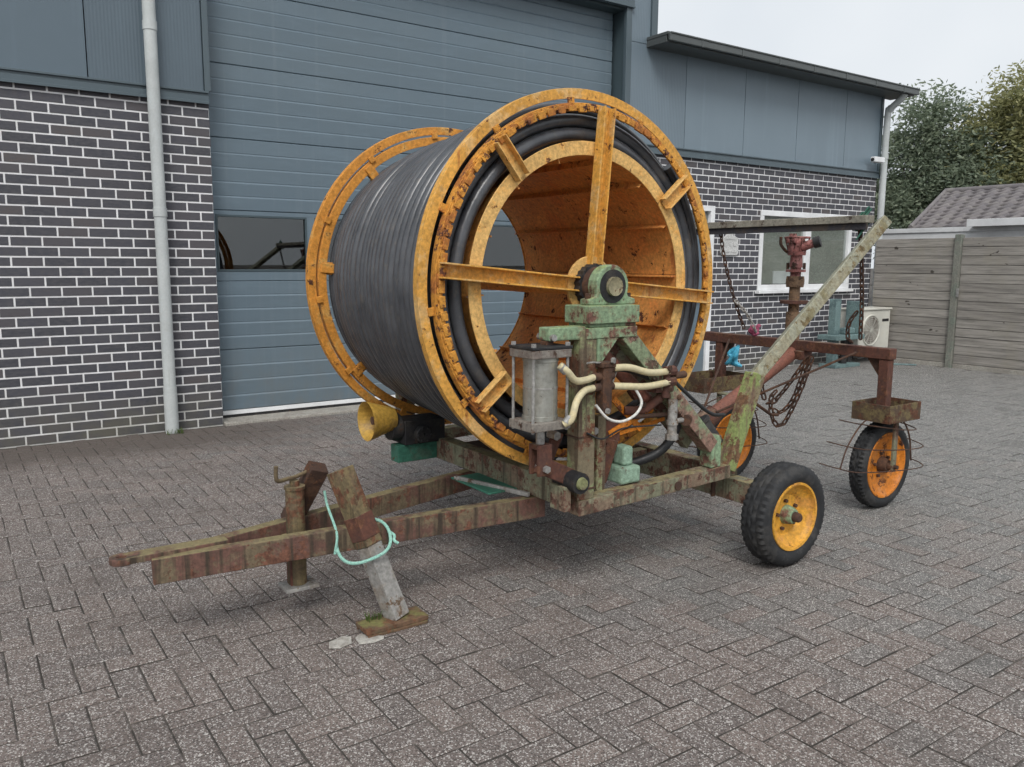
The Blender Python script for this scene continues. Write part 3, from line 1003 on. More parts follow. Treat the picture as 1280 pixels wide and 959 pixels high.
for a in range(0, 180, 30):
    c_, s_ = math.cos(R(a)) * 0.215, math.sin(R(a)) * 0.215
    gr.tube([(10.66 - c_, -0.493, 0.5 - s_), (10.66 + c_, -0.493, 0.5 + s_)], 0.003, 5)
gr.build('grille', ac_m, ac)
MB().box(10.95, 11.12, -0.4835, -0.48, 0.62, 0.66).build('badge_strip', blackm, ac)
for x in (10.48, 11.02):
    f = MB()
    f.box(x - 0.03, x + 0.03, -0.50, -0.03, 0.165, 0.209)
    f.box(x - 0.025, x + 0.025, -0.06, -0.012, -0.02, 0.20)
    f.build('bracket', galv, ac, 0.004)

ts = thing('green_steel_stand', (9.9, -0.45, 0), 'pale teal painted steel machine stand beside the cream air conditioner', 'machine stand')
MB().box(9.74, 9.86, -0.50, -0.38, 0, 0.98).build('column', teal_m, ts, 0.01)
MB().box(9.62, 10.30, -0.62, -0.30, 0.40, 0.47).build('table', teal_m, ts, 0.008)
MB().box(9.95, 10.20, -0.53, -0.40, 0.4705, 0.56).build('vice_body', teal_m, ts, 0.02)
MB().box(10.22, 10.30, -0.58, -0.34, 0.4705, 0.94).build('guard_plate', teal_m, ts, 0.008)
MB().box(9.66, 10.26, -0.60, -0.32, 0, 0.05).build('base', teal_m, ts, 0.006)
MB().cyl((9.98, -0.50, 0.02), (9.98, -0.50, 0.40), 0.05).build('leg', blackm, ts)
MB().cyl((10.2, -0.44, 0.05), (10.2, -0.44, 0.40), 0.035).build('leg', blackm, ts)

bb = MB()
bb.tube(bez([(11.02, -1.02, 0.012), (10.92, -0.90, 0.012), (10.80, -0.78, 0.012), (10.72, -0.66, 0.012)], 8), 0.014, 8)
tag(bb.build('garden_hose', teal_m), 'thin teal hose lying on the paving in front of the fence foot', 'hose')

# ------------------------------------------------------------------ fence
fx = 11.25
fence = thing('wooden_fence', (fx, -3.5, 0), 'weathered grey board fence closing the yard beside the building', 'fence')
ends = [-0.12, -1.385, -2.75, -4.10, -5.45, -6.8]
for i, y in enumerate(ends):
    if i:
        px0 = fx - 0.055
        MB().box(px0, fx + 0.045, y - 0.045, y + 0.045, -0.05, 1.90).build('post', post_wood, fence, 0.006)
for i in range(5):
    ya, yb = ends[i] - (0.05 if i else 0), ends[i + 1] + 0.05
    for q in range(14):
        z0 = 0.07 + q * 0.1275
        xo = fx - 0.010 + random.uniform(-0.003, 0.003)
        rz = random.uniform(-0.0025, 0.0025)
        zt = z0 + 0.1275 - random.uniform(0.003, 0.006)
        m_ = MB().box(xo, xo + 0.016, yb, ya, z0, zt)
        m_.v = [(x - (0.005 if z < (z0 + zt) / 2 else 0.001), y, z + (y - (ya + yb) / 2) * rz) for x, y, z in m_.v]
        m_.build('board', wood_m, fence, 0.003)
    MB().box(fx + 0.022, fx + 0.030, yb, ya, 0.065, 1.845).build('gap_shade_sheet', beam_dk, fence)  # dark sheet added behind the boards so the gaps read as shade
    MB().box(fx - 0.02, fx + 0.03, yb, ya, -0.05, 0.062).build('base_slab', concrete, fence, 0.006)
for y in (-1.40,):
    MB().box(fx - 0.068, fx - 0.0555, y - 0.06, y - 0.02, 1.02, 1.14).build('latch', steel, fence, 0.003)

# ------------------------------------------------------------------ neighbours beyond the fence
gar = thing('flat_roof_garage', (15.5, -1, 0), 'low flat roofed outbuilding with white fascia boards behind the fence', 'outbuilding')
MB().box(14.06, 17.0, -6.0, 1.55, -0.1, 1.95).build('wall', concrete, gar)
f = MB()
f.box(13.98, 14.06, -6, 1.7, 2.045, 2.125)
f.box(14.0, 14.06, -6, 1.7, 1.90, 2.0445)
f.build('fascia_board', white_p, gar, 0.004)
f = MB()
f.box(13.80, 13.86, -6, -0.18, 2.118, 2.240)
f.box(13.86, 14.4, -6, -0.20, 2.126, 2.140)
f.build('upper_fascia_board', white_p, gar, 0.004)
MB().box(14.06, 17.0, -6, 1.6, 1.955, 2.03).build('roof', eave_m, gar)

hou = thing('tiled_roof_house', (20, 0, 0), 'neighbouring bungalow with a brown grey pantile roof beyond the fence', 'house')
ex, rx, ez, rzz = 17.6, 20.6, 2.28, 3.30
MB().box(17.9, 23.3, -9, 2.7, -0.1, 2.27).build('wall', concrete, hou)
rb = MB()
ey0, ry0 = 2.94, 3.80
rb.add([(ex, ey0, ez), (ex, -9, ez), (rx, -9, rzz), (rx, ry0, rzz), (2 * rx - ex, ey0, ez), (2 * rx - ex, -9, ez)], [(0, 1, 2, 3), (3, 2, 5, 4), (0, 3, 4)])
rf = rb.build('roof', tile_m, hou)
# pantiles, each a bowed slab
tn = 6
tv, tf = [], []
TW, TL = 0.30, 0.36
sl = math.atan2(rzz - ez, rx - ex)
for a in range(tn + 1):
    t = a / tn
    y = (t - 0.5) * TW * 1.02
    hgt = 0.022 * math.sin(t * 2 * math.pi) + 0.02
    for xx, lift in ((-0.02, 0.022), (TL, 0.0)):
        tv.append((xx * math.cos(sl) - (hgt + lift) * math.sin(sl), y, xx * math.sin(sl) + (hgt + lift) * math.cos(sl)))
    tv.append((-0.02 * math.cos(sl), y, -0.02 * math.sin(sl) + 0.004))
for a in range(tn):
    o = a * 3
    tf += [(o, o + 1, o + 4, o + 3), (o + 2, o, o + 3, o + 5)]
tme = bpy.data.meshes.new('roof_tile')
tme.from_pydata(tv, [], tf)
tme.shade_smooth()
tme.materials.append(tile_m)
slen = math.hypot(rzz - ez, rx - ex)
cnt = 0
for r_ in range(int(slen / 0.32) + 1):
    d = r_ * 0.32
    t = d / slen
    px, pz = ex + (rx - ex) * t, ez + (rzz - ez) * t
    ystart = ey0 + (ry0 - ey0) * t - 0.15
    for q in range(40):
        y = ystart - q * 0.30
        if y < -8.8:
            break
        if cnt < 300 and y > -3.6:
            inst('roof_tile', tme, rf, (px, y, pz), (0, 0, random.uniform(-0.01, 0.01)))
            cnt += 1
MB().tube([(rx, ry0 + 0.02, rzz + 0.02), (rx, -9, rzz + 0.02)], 0.085, 10).build('ridge_tile', tile_m, hou)
MB().tube([(ex - 0.02, ey0 + 0.02, ez + 0.03), (rx, ry0 + 0.02, rzz + 0.03)], 0.055, 10).build('verge_tile', tile_m, hou)
MB().box(ex - 0.12, ex - 0.02, -9, ey0, ez - 0.12, ez - 0.03).build('gutter', white_p, hou, 0.01)

# trees
def tree(x, y, hgt, cz, lobes, n, mat, label, lf=0.105, seed=1):
    rnd = random.Random(seed)
    t = thing('broadleaf_tree', (x, y, 0), label, 'tree', 'trees beyond the fence')
    tr = MB()
    tips = []
    tr.tube(bez([(x, y, -0.1), (x + 0.1, y, hgt * 0.25), (x - 0.1, y + 0.1, hgt * 0.5), (x, y, hgt * 0.85)], 6), [0.22 - 0.2 * i / 18 for i in range(19)], 9)
    for lx, ly, lz, lr in lobes:
        b0 = Vector((x, y, min(lz * 0.62, hgt * 0.6)))
        e = Vector((x + lx, y + ly, lz))
        m_ = (b0 + e) / 2 + Vector((rnd.uniform(-.2, .2), rnd.uniform(-.2, .2), 0.25))
        tr.tube(bez([b0, m_, e], 5), [0.075 - 0.06 * i / 10 for i in range(11)], 6)
        for q in range(5):
            d = Vector((rnd.gauss(0, 1), rnd.gauss(0, 1), rnd.gauss(0, 1))).normalized() * lr * 0.85
            tr.tube([e, e + d * 0.5 + Vector((0, 0, .1)), e + d], [0.022, 0.014, 0.006], 5)
    tr.build('trunk', bark_m, t)
    cr_ = MB()
    tot = sum(l[3] ** 3 for l in lobes)
    for lx, ly, lz, lr in lobes:
        k = int(n * lr ** 3 / tot)
        ncl = max(6, int(k / 60))
        for c in range(ncl):
            d = Vector((rnd.gauss(0, 1), rnd.gauss(0, 1), rnd.gauss(0, 1))).normalized() * lr * (0.35 + 0.72 * rnd.random() ** 0.6)
            cc = Vector((x + lx, y + ly, lz)) + Vector((d.x, d.y, d.z * 0.9))
            cs = rnd.uniform(0.18, 0.42)
            for q in range(60):
                p_ = cc + Vector((rnd.gauss(0, cs), rnd.gauss(0, cs), rnd.gauss(0, cs * 0.7)))
                a = Vector((rnd.gauss(0, 1), rnd.gauss(0, 1), rnd.gauss(0, 0.6))).normalized()
                b_ = a.cross(Vector((rnd.gauss(0, 1), rnd.gauss(0, 1), rnd.gauss(0, 1)))).normalized()
                s1, s2 = lf * rnd.uniform(0.6, 1.2), lf * rnd.uniform(0.4, 0.7)
                cr_.add([p_ - a * s1, p_ + b_ * s2 * 0.6, p_ + a * s1, p_ - b_ * s2 * 0.6], [(0, 1, 2, 3)])
    cr_.build('crown', mat, t, fixn=False)
    return t
tree(30, 9.6, 7.4, 5, [(0, 0.9, 5.2, 1.3), (0, -0.3, 6.1, 1.35), (0.3, 0.1, 7.0, 1.0), (0, -1.0, 4.2, 1.25), (0, 1.3, 3.6, 1.2), (-0.5, 0, 3.3, 1.4), (0.4, -1.5, 5.4, 0.95), (0.2, 1.4, 4.3, 1.0), (0, -2.0, 4.6, 1.1), (0, -2.2, 3.6, 1.2)], 32000, leaf_dark_hazed,
     'dark green leafy tree right next to the corner of the workshop', seed=3)
tree(31, 6.7, 7.9, 5, [(0, 0.9, 5.8, 1.3), (0, -0.2, 7.1, 1.3), (0.3, -1.5, 6.8, 1.4), (0, -1.0, 5.2, 1.3), (0, 0.3, 4.4, 1.2), (0.3, 0.9, 6.9, 0.75), (0, -2.4, 5.2, 1.2), (0, -1.4, 4.0, 1.2)], 32000, leaf_olive_hazed,
     'yellowing olive green tree above the tiled roof', seed=5)
tree(38, 13.2, 6.5, 4, [(0, 0, 4.6, 1.5), (0, 1.6, 4.0, 1.5), (0, -1.6, 4.4, 1.5), (0, -3.0, 3.8, 1.5)], 7000, leaf_dark_hazed,
     'dark tree standing furthest back between the two larger crowns', 0.16, seed=9)
tree(33, 2.6, 7.2, 5, [(0, 0.8, 5.4, 1.3), (0, -0.6, 5.9, 1.3), (0, 0, 4.2, 1.5), (0, -1.8, 4.6, 1.2)], 7000, leaf_olive_hazed,
     'olive tree at the right edge behind the tiled roof', 0.16, seed=11)

# ------------------------------------------------------------------ hose reel trailer
CX, CZ = 1.711, 1.367                # drum axis (runs along y)
YN, YF = -4.543, -3.344              # near and far flange
tl = thing('hose_reel_trailer', (1.7, -4.2, 0), 'old yellow and green irrigation hose reel trailer with a big black hose drum', 'hose reel')

def ax(y):
    return (CX, y, CZ)

# drum barrel: end rings, barrel sheets, flange rings, spokes, hose
dm = MB().lathe(ax(0), [(YN - 0.035, 0.567), (YN - 0.035, 0.628), (YN - 0.027, 0.628), (YN - 0.027, 0.567)], 96)
drum = dm.build('drum', cream_y, tl, 0.002)
MB().lathe(ax(0), [(YF + 0.027, 0.567), (YF + 0.027, 0.628), (YF + 0.035, 0.628), (YF + 0.035, 0.567)], 96).build('end_ring', yellow_far, drum, 0.002)
NP = 14
for q in range(NP):
    a0 = 2 * math.pi * (q + 0.18) / NP
    a1 = 2 * math.pi * (q + 1.18) / NP - 0.004
    rad = 0.572
    m_ = MB()
    prof = [(YN - 0.026, rad), (YN - 0.026, rad + 0.005), (YF + 0.026, rad + 0.005), (YF + 0.026, rad)]
    m_.lathe(ax(0), prof, 6, 'y', a0, a1)
    # turned-in flange of every sheet
    am = a1 - 0.012
    for aa, ln in ((am, 0.026),):
        c_, s_ = math.cos(aa), math.sin(aa)
        tx_, tz_ = -s_ * 0.003, c_ * 0.003
        vs = []
        for y in (YN - 0.020, YF + 0.020):
            for r_ in (rad + 0.002, rad - ln):
                for sg_ in (-1, 1):
                    vs.append((CX + c_ * r_ + sg_ * tx_, y, CZ + s_ * r_ + sg_ * tz_))
        m_.add(vs, [(0, 1, 3, 2), (4, 6, 7, 5), (0, 4, 5, 1), (2, 3, 7, 6), (0, 2, 6, 4), (1, 5, 7, 3)])
    m_.build('barrel_sheet', barrel_m, drum)

def angle_ring(y0, y1, ro, ri, t=0.006, lip=1):
    """rolled angle iron: radial leg at y0..y0+t, cylindrical leg from y0 to y1 on the outside"""
    return [(y0, ri), (y0, ro), (y1, ro), (y1, ro - t), (y0 + t * lip, ro - t), (y0 + t * lip, ri)]
MB().lathe(ax(0), angle_ring(YN - 0.012, YN + 0.026, 0.850, 0.806), 128).build('flange_ring', yellow, drum, 0.0015)
MB().lathe(ax(0), [(YF - 0.012, 0.797), (YF - 0.012, 0.839), (YF + 0.025, 0.839), (YF + 0.025, 0.833), (YF - 0.006, 0.833), (YF - 0.006, 0.797)], 128).build('flange_ring', yellow_far, drum, 0.0015)
MB().lathe(ax(0), [(YF - 0.020, 0.742), (YF - 0.020, 0.786), (YF + 0.020, 0.786), (YF + 0.020, 0.780), (YF - 0.014, 0.780), (YF - 0.014, 0.742)], 128).build('flange_ring', yellow_far, drum, 0.0015)
# toothed drive ring
dr = MB()
YB = -4.572
dr.lathe(ax(0), [(YB - 0.012, 0.752), (YB - 0.012, 0.786), (YB + 0.028, 0.786), (YB + 0.028, 0.780), (YB - 0.004, 0.780), (YB - 0.004, 0.752)], 128)
rn = random.Random(4)
NT = 84
for q in range(NT):
    a = 2 * math.pi * q / NT
    wd = 0.046 + rn.uniform(-0.010, 0.006)
    r0, r1 = 0.746 + rn.uniform(-0.003, 0.004), 0.774
    for da, rr0, rr1, yy0, yy1 in ((0.0, r0, r1, YB - 0.024, YB - 0.0125), (0.5, 0.760, 0.780, YB - 0.019, YB - 0.0125)):
        th = a + da * 2 * math.pi / NT + rn.uniform(-0.003, 0.003)
        M = Matrix.Translation(ax(0)) @ Matrix.Rotation(-th, 4, 'Y')
        vs = [M @ Vector((x, y, z)) for z in (-wd / 2, wd / 2) for y in (yy0, yy1) for x in (rr0, rr1)]
        dr.add(vs, [(0, 2, 3, 1), (4, 5, 7, 6), (0, 1, 5, 4), (2, 6, 7, 3), (0, 4, 6, 2), (1, 3, 7, 5)])
dr.build('toothed_ring', drive, drum, 0.002, 1)
# ties between the two near rings and the two far rings
for q in range(12):
    a = R(q * 30 + 7)
    for yy, r0, r1, mm in ((YN - 0.017, 0.776, 0.812, drive), (YF - 0.026, 0.775, 0.808, yellow_far)):
        c_, s_ = math.cos(a), math.sin(a)
        MB().bar((CX + c_ * r0, yy, CZ + s_ * r0), (CX + c_ * r1, yy, CZ + s_ * r1), 0.034, 0.010, (0, 1, 0)).build('ring_tie', mm, drum, 0.002)
# short stubs between barrel and far flange
for q in range(8):
    a = R(q * 45 - 5)
    c_, s_ = math.cos(a), math.sin(a)
    MB().bar((CX + c_ * 0.60, YF - 0.012, CZ + s_ * 0.60), (CX + c_ * 0.775, YF - 0.012, CZ + s_ * 0.775), 0.05, 0.03, (0, 1, 0)).build('brace', yellow_far, drum, 0.003)
# spokes (U channels, open side to the front) and braces
for yy, mm, sgn in ((-4.585, yellow, -1), (YF - 0.01, yellow_far, 1)):
    for k_ in range(4):
        a = R(85 + 90 * k_)
        d = Vector((math.cos(a), 0, math.sin(a)))
        nrm = Vector((-math.sin(a), 0, math.cos(a)))
        p0 = Vector(ax(yy)) + d * 0.06
        p1 = Vector(ax(yy)) + d * (0.775 if sgn < 0 else 0.785)
        m_ = MB()
        prof = [(-0.032, 0.0), (-0.032, sgn * 0.050), (-0.025, sgn * 0.050), (-0.025, sgn * 0.007), (0.025, sgn * 0.007), (0.025, sgn * 0.050), (0.032, sgn * 0.050), (0.032, 0.0)]
        vs = [q + nrm * u_ + Vector((0, v_, 0)) for q in (p0, p1) for u_, v_ in prof]
        fs = [(i, (i + 1) % 8, (i + 1) % 8 + 8, i + 8) for i in range(8)]
        fs += [(0, 1, 2, 3), (0, 3, 4, 7), (4, 5, 6, 7), (11, 10, 9, 8), (15, 12, 11, 8), (15, 14, 13, 12)]
        m_.add(vs, fs).build('spoke', mm, drum, 0.0015)
for k_ in range(4):
    a = R(40 + 90 * k_)
    d = Vector((math.cos(a), 0, math.sin(a)))
    nrm = Vector((-math.sin(a), 0, math.cos(a)))
    p0 = Vector(ax(-4.582)) + d * 0.585
    p1 = Vector(ax(-4.582)) + d * 0.772
    prof = [(-0.030, 0.0), (-0.030, -0.040), (-0.024, -0.040), (-0.024, -0.007), (0.024, -0.007), (0.024, -0.040), (0.030, -0.040), (0.030, 0.0)]
    vs = [q + nrm * u_ + Vector((0, v_, 0)) for q in (p0, p1) for u_, v_ in prof]
    fs = [(i, (i + 1) % 8, (i + 1) % 8 + 8, i + 8) for i in range(8)]
    fs += [(0, 1, 2, 3), (0, 3, 4, 7), (4, 5, 6, 7), (11, 10, 9, 8), (15, 12, 11, 8), (15, 14, 13, 12)]
    MB().add(vs, fs).build('brace', cream_y, drum, 0.0015)
# hub
hb = MB()
hb.lathe(ax(0), [(-4.60, 0.02), (-4.60, 0.13), (-4.585, 0.13), (-4.585, 0.02)], 40)
hb.cyl((CX, -4.585, CZ), (CX, YF + 0.02, CZ), 0.045, n=24)
hb.lathe(ax(0), [(YF - 0.06, 0.02), (YF - 0.06, 0.13), (YF - 0.012, 0.13), (YF - 0.012, 0.02)], 40)
hb.build('hub', cream_y, drum, 0.002)
sp = MB()
sp.lathe(ax(0), [(-4.640, 0.02), (-4.640, 0.092), (-4.601, 0.092), (-4.601, 0.02)], 44, fn=lambda i, j, r: r + (0.006 if (i % 2 and r > 0.05) else 0))
sp.build('hub_sprocket', blackm, drum)
MB().lathe(ax(0), [(-4.684, 0.03), (-4.684, 0.078), (-4.641, 0.084), (-4.641, 0.03)], 40).build('hub_collar', rust_dk, drum)

# hose: a spiral laid over the barrel, thicker towards the near flange
HR = 0.0245
ya, yb = YF + 0.055, YN + 0.060 - 0.02
NW = int(abs(yb - ya) / (HR * 2.20))
rh = random.Random(12)
wr_off = [rh.gauss(0, 0.0042) for _ in range(NW + 3)]
wy_off = [rh.gauss(0, 0.0028) for _ in range(NW + 3)]
pts = []
SEG = 84
def lerp(a, b, t):
    return a + (b - a) * t
for i in range(NW * SEG + 1):
    t = i / SEG
    k_ = int(t)
    f_ = t - k_
    f_ = f_ * f_ * (3 - 2 * f_)
    s_ = t / NW
    prof_r = lerp(0.672, 0.782, s_ ** 0.75)
    r_ = prof_r + lerp(wr_off[k_], wr_off[k_ + 1], f_)
    y = lerp(ya, yb, (k_ + (max(0, (t - k_) - 0.6) / 0.4)) / NW) + lerp(wy_off[k_], wy_off[k_ + 1], f_)
    th = 2 * math.pi * t + 0.8
    pts.append((CX + r_ * math.cos(th), y, CZ + r_ * math.sin(th)))
hm = MB().tube(pts, HR, 12)
for yy, r_ in ((YN + 0.022, 0.662), (YN + 0.034, 0.722)):       # inner layers seen at the open end
    hm.tube([(CX + r_ * math.cos(a), yy + 0.004 * math.sin(2 * a), CZ + r_ * math.sin(a)) for a in [2 * math.pi * i / SEG for i in range(SEG)]], HR + 0.005, 14, closed=True)
hm.lathe(ax(0), [(YF + 0.05, 0.60), (YF + 0.05, 0.640), (YN + 0.10, 0.742), (YN + 0.10, 0.60)], 72)   # lower layers as one mass
hm.build('hose', hose_m, drum, fixn=False)

# chassis --------------------------------------------------------------
for nm, p0, p1 in (('near', (-0.120, -4.298, 0.332), (1.52, -4.515, 0.363)), ('far', (0.06, -4.235, 0.335), (1.52, -3.925, 0.363))):
    MB().bar(p0, p1, 0.055, 0.098).build('drawbar_beam', tongue_m, tl, 0.004)
hi = MB()
ring_o = []
hi.box(-0.195, 0.16, -4.305, -4.235, 0.372, 0.3985)
hi.lathe((-0.215, -4.270, 0.385), [(-0.0128, 0.018), (-0.0128, 0.043), (0.0128, 0.043), (0.0128, 0.018)], 28, 'z')
hi.build('hitch_eye', tongue_m, tl, 0.004)
MB().box(0.405, 0.50, -4.345, -4.165, 0.300, 0.340).build('jack_bracket', tongue_m, tl, 0.004)
# frame
def rail(name, p0, p1, a, b_, mat, **k):
    return MB().bar(p0, p1, a, b_).build(name, mat, tl, 0.004, **k)
rail('side_rail', (1.50, -4.765, 0.418), (2.47, -4.765, 0.448), 0.075, 0.070, frame_m)
rail('side_rail', (1.50, -3.135, 0.418), (2.75, -3.135, 0.455), 0.075, 0.070, frame_m)
rail('cross_beam', (1.50, -4.725, 0.471), (1.50, -3.10, 0.471), 0.080, 0.110, frame_m)
rail('cross_beam', (2.42, -4.72, 0.448), (2.42, -3.18, 0.448), 0.080, 0.075, frame_m)
rail('centre_rail', (1.545, -4.28, 0.430), (2.38, -4.28, 0.448), 0.060, 0.060, frame_m)
rail('centre_rail', (1.545, -3.72, 0.430), (2.38, -3.72, 0.448), 0.060, 0.060, frame_m)
MB().box(1.56, 1.80, -4.52, -3.60, 0.462, 0.472).build('deck_plate', rust_dk, tl, 0.003)
MB().box(1.42, 1.458, -4.80, -4.70, 0.415, 0.525).build('end_plate', frame_m, tl, 0.004)
rail('under_rod', (1.30, -4.10, 0.432), (1.44, -4.52, 0.424), 0.02, 0.02, galv)
MB().box(1.30, 1.46, -4.40, -4.06, 0.415, 0.425).build('gusset_plate', green_paint, tl, 0.003)
# axle and wheels
rail('axle', (2.62, -4.90, 0.318), (2.62, -3.00, 0.318), 0.085, 0.115, frame_m)
for y in (-4.66, -3.2):
    MB().box(2.42, 2.66, y - 0.03, y + 0.03, 0.377, 0.412).build('axle_bracket', frame_m, tl, 0.004)
    MB().cyl((2.46, y - 0.045, 0.30), (2.46, y - 0.045, 0.42), 0.012, n=10).build('axle_bolt', rust_dk, tl)

def wheel(cx, cy, rad, wid, rimr, rim_mat, parent, side=-1, treads=46, hubm=mint, dish=0.035, name='wheel', capm=rust_dk):
    hw = wid / 2
    prof = [(-hw * 0.80, rimr), (-hw * 0.98, rimr + (rad - rimr) * 0.25), (-hw * 1.02, rimr + (rad - rimr) * 0.55), (-hw * 0.90, rad - 0.016),
            (-hw * 0.74, rad - 0.004), (-hw * 0.42, rad), (-hw * 0.36, rad - 0.007), (-hw * 0.30, rad), (-hw * 0.06, rad + 0.001), (0, rad - 0.007), (hw * 0.06, rad + 0.001),
            (hw * 0.30, rad), (hw * 0.36, rad - 0.007), (hw * 0.42, rad), (hw * 0.74, rad - 0.004), (hw * 0.90, rad - 0.016),
            (hw * 1.02, rimr + (rad - rimr) * 0.55), (hw * 0.98, rimr + (rad - rimr) * 0.25), (hw * 0.80, rimr)]
    def lug(i, j, r):
        if j in (3, 4, 5) and i % 2: return r - 0.009
        if j in (13, 14, 15) and i % 2 == 0: return r - 0.009
        if j in (7, 8) and (i // 2) % 2: return r - 0.007
        if j in (10, 11) and (i // 2 + 1) % 2: return r - 0.007
        return r
    w_ = MB().lathe((cx, cy, rad), prof, treads * 2, 'y', fn=lug).build(name, rubber, parent)
    o = side
    rp = [(o * hw * 0.86, rimr + 0.004), (o * hw * 0.92, rimr + 0.002), (o * hw * 0.90, rimr - 0.008), (o * hw * 0.62, rimr - 0.016), (o * hw * 0.45, rimr - 0.030),
          (o * (hw * 0.45 - 0.004), rimr * 0.70), (o * (hw * 0.45 + 0.012 - dish), rimr * 0.60), (o * (hw * 0.45 + 0.012 - dish), 0.02), (o * (hw * 0.45 - dish), 0.02),
          (o * (hw * 0.45 - dish - 0.004), rimr - 0.036), (-o * hw * 0.86, rimr - 0.010), (-o * hw * 0.86, rimr + 0.004)]
    MB().lathe((cx, cy, rad), rp, 72, 'y').build('rim', rim_mat, w_)
    fy = cy + o * (hw * 0.45 + 0.012 - dish)
    hbm = MB()
    hbm.lathe((cx, 0, rad), [(fy, 0.012), (fy, 0.048), (fy + o * 0.035, 0.042), (fy + o * 0.052, 0.034), (fy + o * 0.052, 0.012)], 28)
    hbm.build('hub', hubm, w_, 0.002)
    MB().lathe((cx, 0, rad), [(fy + o * 0.030, 0.002), (fy + o * 0.085, 0.002), (fy + o * 0.085, 0.018), (fy + o * 0.078, 0.023), (fy + o * 0.050, 0.025), (fy + o * 0.030, 0.025)], 20).build('hub_cap', capm, w_)
    for q in range(5):
        a = 2 * math.pi * q / 5 + 0.5
        bx_, bz_ = cx + 0.072 * math.cos(a), rad + 0.072 * math.sin(a)
        MB().cyl((bx_, fy + o * 0.0005, bz_), (bx_, fy + o * 0.016, bz_), 0.0095, n=6).build('wheel_nut', rust_dk, w_)
    return w_
wheel(2.64, -5.0, 0.253, 0.155, 0.166, rim_m, tl, -1)
wheel(2.64, -2.90, 0.253, 0.155, 0.166, rim_m, tl, 1)

# near bearing tower
MB().box(1.492, 1.582, -4.802, -4.722, 0.455, 1.19).build('post', post_m, tl, 0.004)
MB().box(1.655, 1.705, -4.735, -4.700, 0.455, 0.80).build('inner_post', post_m, tl, 0.003)
ct = MB()
ct.box(1.525, 1.812, -4.815, -4.650, 1.213, 1.288)
ct.box(1.540, 1.806, -4.800, -4.660, 1.197, 1.2125)
ct.box(1.520, 1.808, -4.808, -4.655, 1.150, 1.1965)
ct.build('bearing_seat', mint, tl, 0.004)
gs = MB()
gs.add([(1.583, -4.805, 1.149), (1.70, -4.805, 1.149), (1.583, -4.805, 1.02), (1.583, -4.797, 1.149), (1.70, -4.797, 1.149), (1.583, -4.797, 1.02)], [(0, 2, 1), (3, 4, 5), (0, 1, 4, 3), (1, 2, 5, 4), (2, 0, 3, 5)])
gs.build('gusset', mint, tl)
MB().bar((1.755, -4.765, 1.165), (2.345, -4.765, 0.585), 0.075, 0.072).build('strut', strut_m, tl, 0.004)
MB().bar((1.70, -4.665, 1.165), (2.30, -4.665, 0.585), 0.05, 0.06).build('strut', frame_m, tl, 0.004)
MB().box(2.325, 2.395, -4.802, -4.728, 0.483, 0.640).build('strut_foot', mint, tl, 0.004)
MB().tube([(1.665, -4.70, 1.10), (1.98, -4.70, 0.84)], 0.030, 16).build('feed_pipe', red_pipe, tl)
# pillow block
pb = MB()
ol = [(-0.135, -0.079), (0.135, -0.079), (0.135, -0.055), (0.095, -0.045)]
for q in range(13):
    a = R(-20 + q * 220 / 12)
    ol.append((0.094 * math.cos(a), 0.094 * math.sin(a)))
ol += [(-0.095, -0.045), (-0.135, -0.055)]
k = len(ol)
vs = [(CX + x, y, CZ + z) for y in (-4.748, -4.690) for x, z in ol]
pb.add(vs, [tuple(range(k)), tuple(range(2 * k - 1, k - 1, -1))] + [(i, (i + 1) % k, (i + 1) % k + k, i + k) for i in range(k)])
pbo = pb.build('bearing_block', mint, tl, 0.005)
MB().lathe(ax(0), [(-4.752, 0.038), (-4.752, 0.073), (-4.7485, 0.073), (-4.7485, 0.038)], 36).build('bearing_seal', blackm, pbo)
MB().lathe(ax(0), [(-4.766, 0.001), (-4.766, 0.034), (-4.770, 0.041), (-4.7525, 0.041), (-4.7525, 0.001)], 32).build('shaft_end', paint('shaft_end_paint', (0.30, 0.27, 0.17), (0.2, 0.17, 0.1), 0.4, 20, RUST, 0.3, 25, rough=0.6), pbo)
for sx in (-0.115, 0.115):
    MB().cyl((CX + sx, -4.72, CZ - 0.058), (CX + sx, -4.72, CZ - 0.030), 0.014, n=6).build('block_bolt', rust_dk, pbo)
# far bearing tower
MB().box(1.49, 1.58, -3.17, -3.09, 0.455, 1.19).build('post', post_m, tl, 0.004)
MB().bar((1.755, -3.13, 1.165), (2.345, -3.13, 0.50), 0.075, 0.072).build('strut', frame_m, tl, 0.004)
MB().box(1.525, 1.812, -3.21, -3.06, 1.15, 1.288).build('bearing_seat', mint, tl, 0.004)
MB().lathe(ax(0), [(-3.27, 0.03), (-3.27, 0.09), (-3.11, 0.09), (-3.11, 0.03)], 32).build('bearing_block', mint, tl, 0.004)

# drive cylinder on its arm
am_ = MB()
am_.box(1.33, 1.523, -4.800, -4.725, 1.150, 1.205)
am_.build('cylinder_arm', mint, tl, 0.006)
MB().cyl((1.345, -4.815, 1.165), (1.345, -4.71, 1.165), 0.014, n=12).build('arm_pin', steel, tl)
MB().box(1.325, 1.365, -4.785, -4.74, 1.10, 1.1495).build('arm_lug', rust_dk, tl, 0.003)
cyl = MB().lathe((1.314, -4.763, 0), [(0.828, 0.001), (0.828, 0.074), (0.845, 0.074), (0.847, 0.0715), (1.067, 0.0715), (1.069, 0.074), (1.086, 0.074), (1.086, 0.001)], 48, 'z').build('drive_cylinder', alu, tl)
for nm, z0, z1, mm in (('end_plate', 1.0865, 1.122, plate_m), ('end_plate', 0.790, 0.8275, plate_m)):
    MB().box(1.215, 1.412, -4.845, -4.680, z0, z1).build(nm, mm, cyl, 0.004)
MB().box(1.212, 1.416, -4.848, -4.677, 1.1225, 1.134).build('cover_plate', blackm, cyl, 0.003)
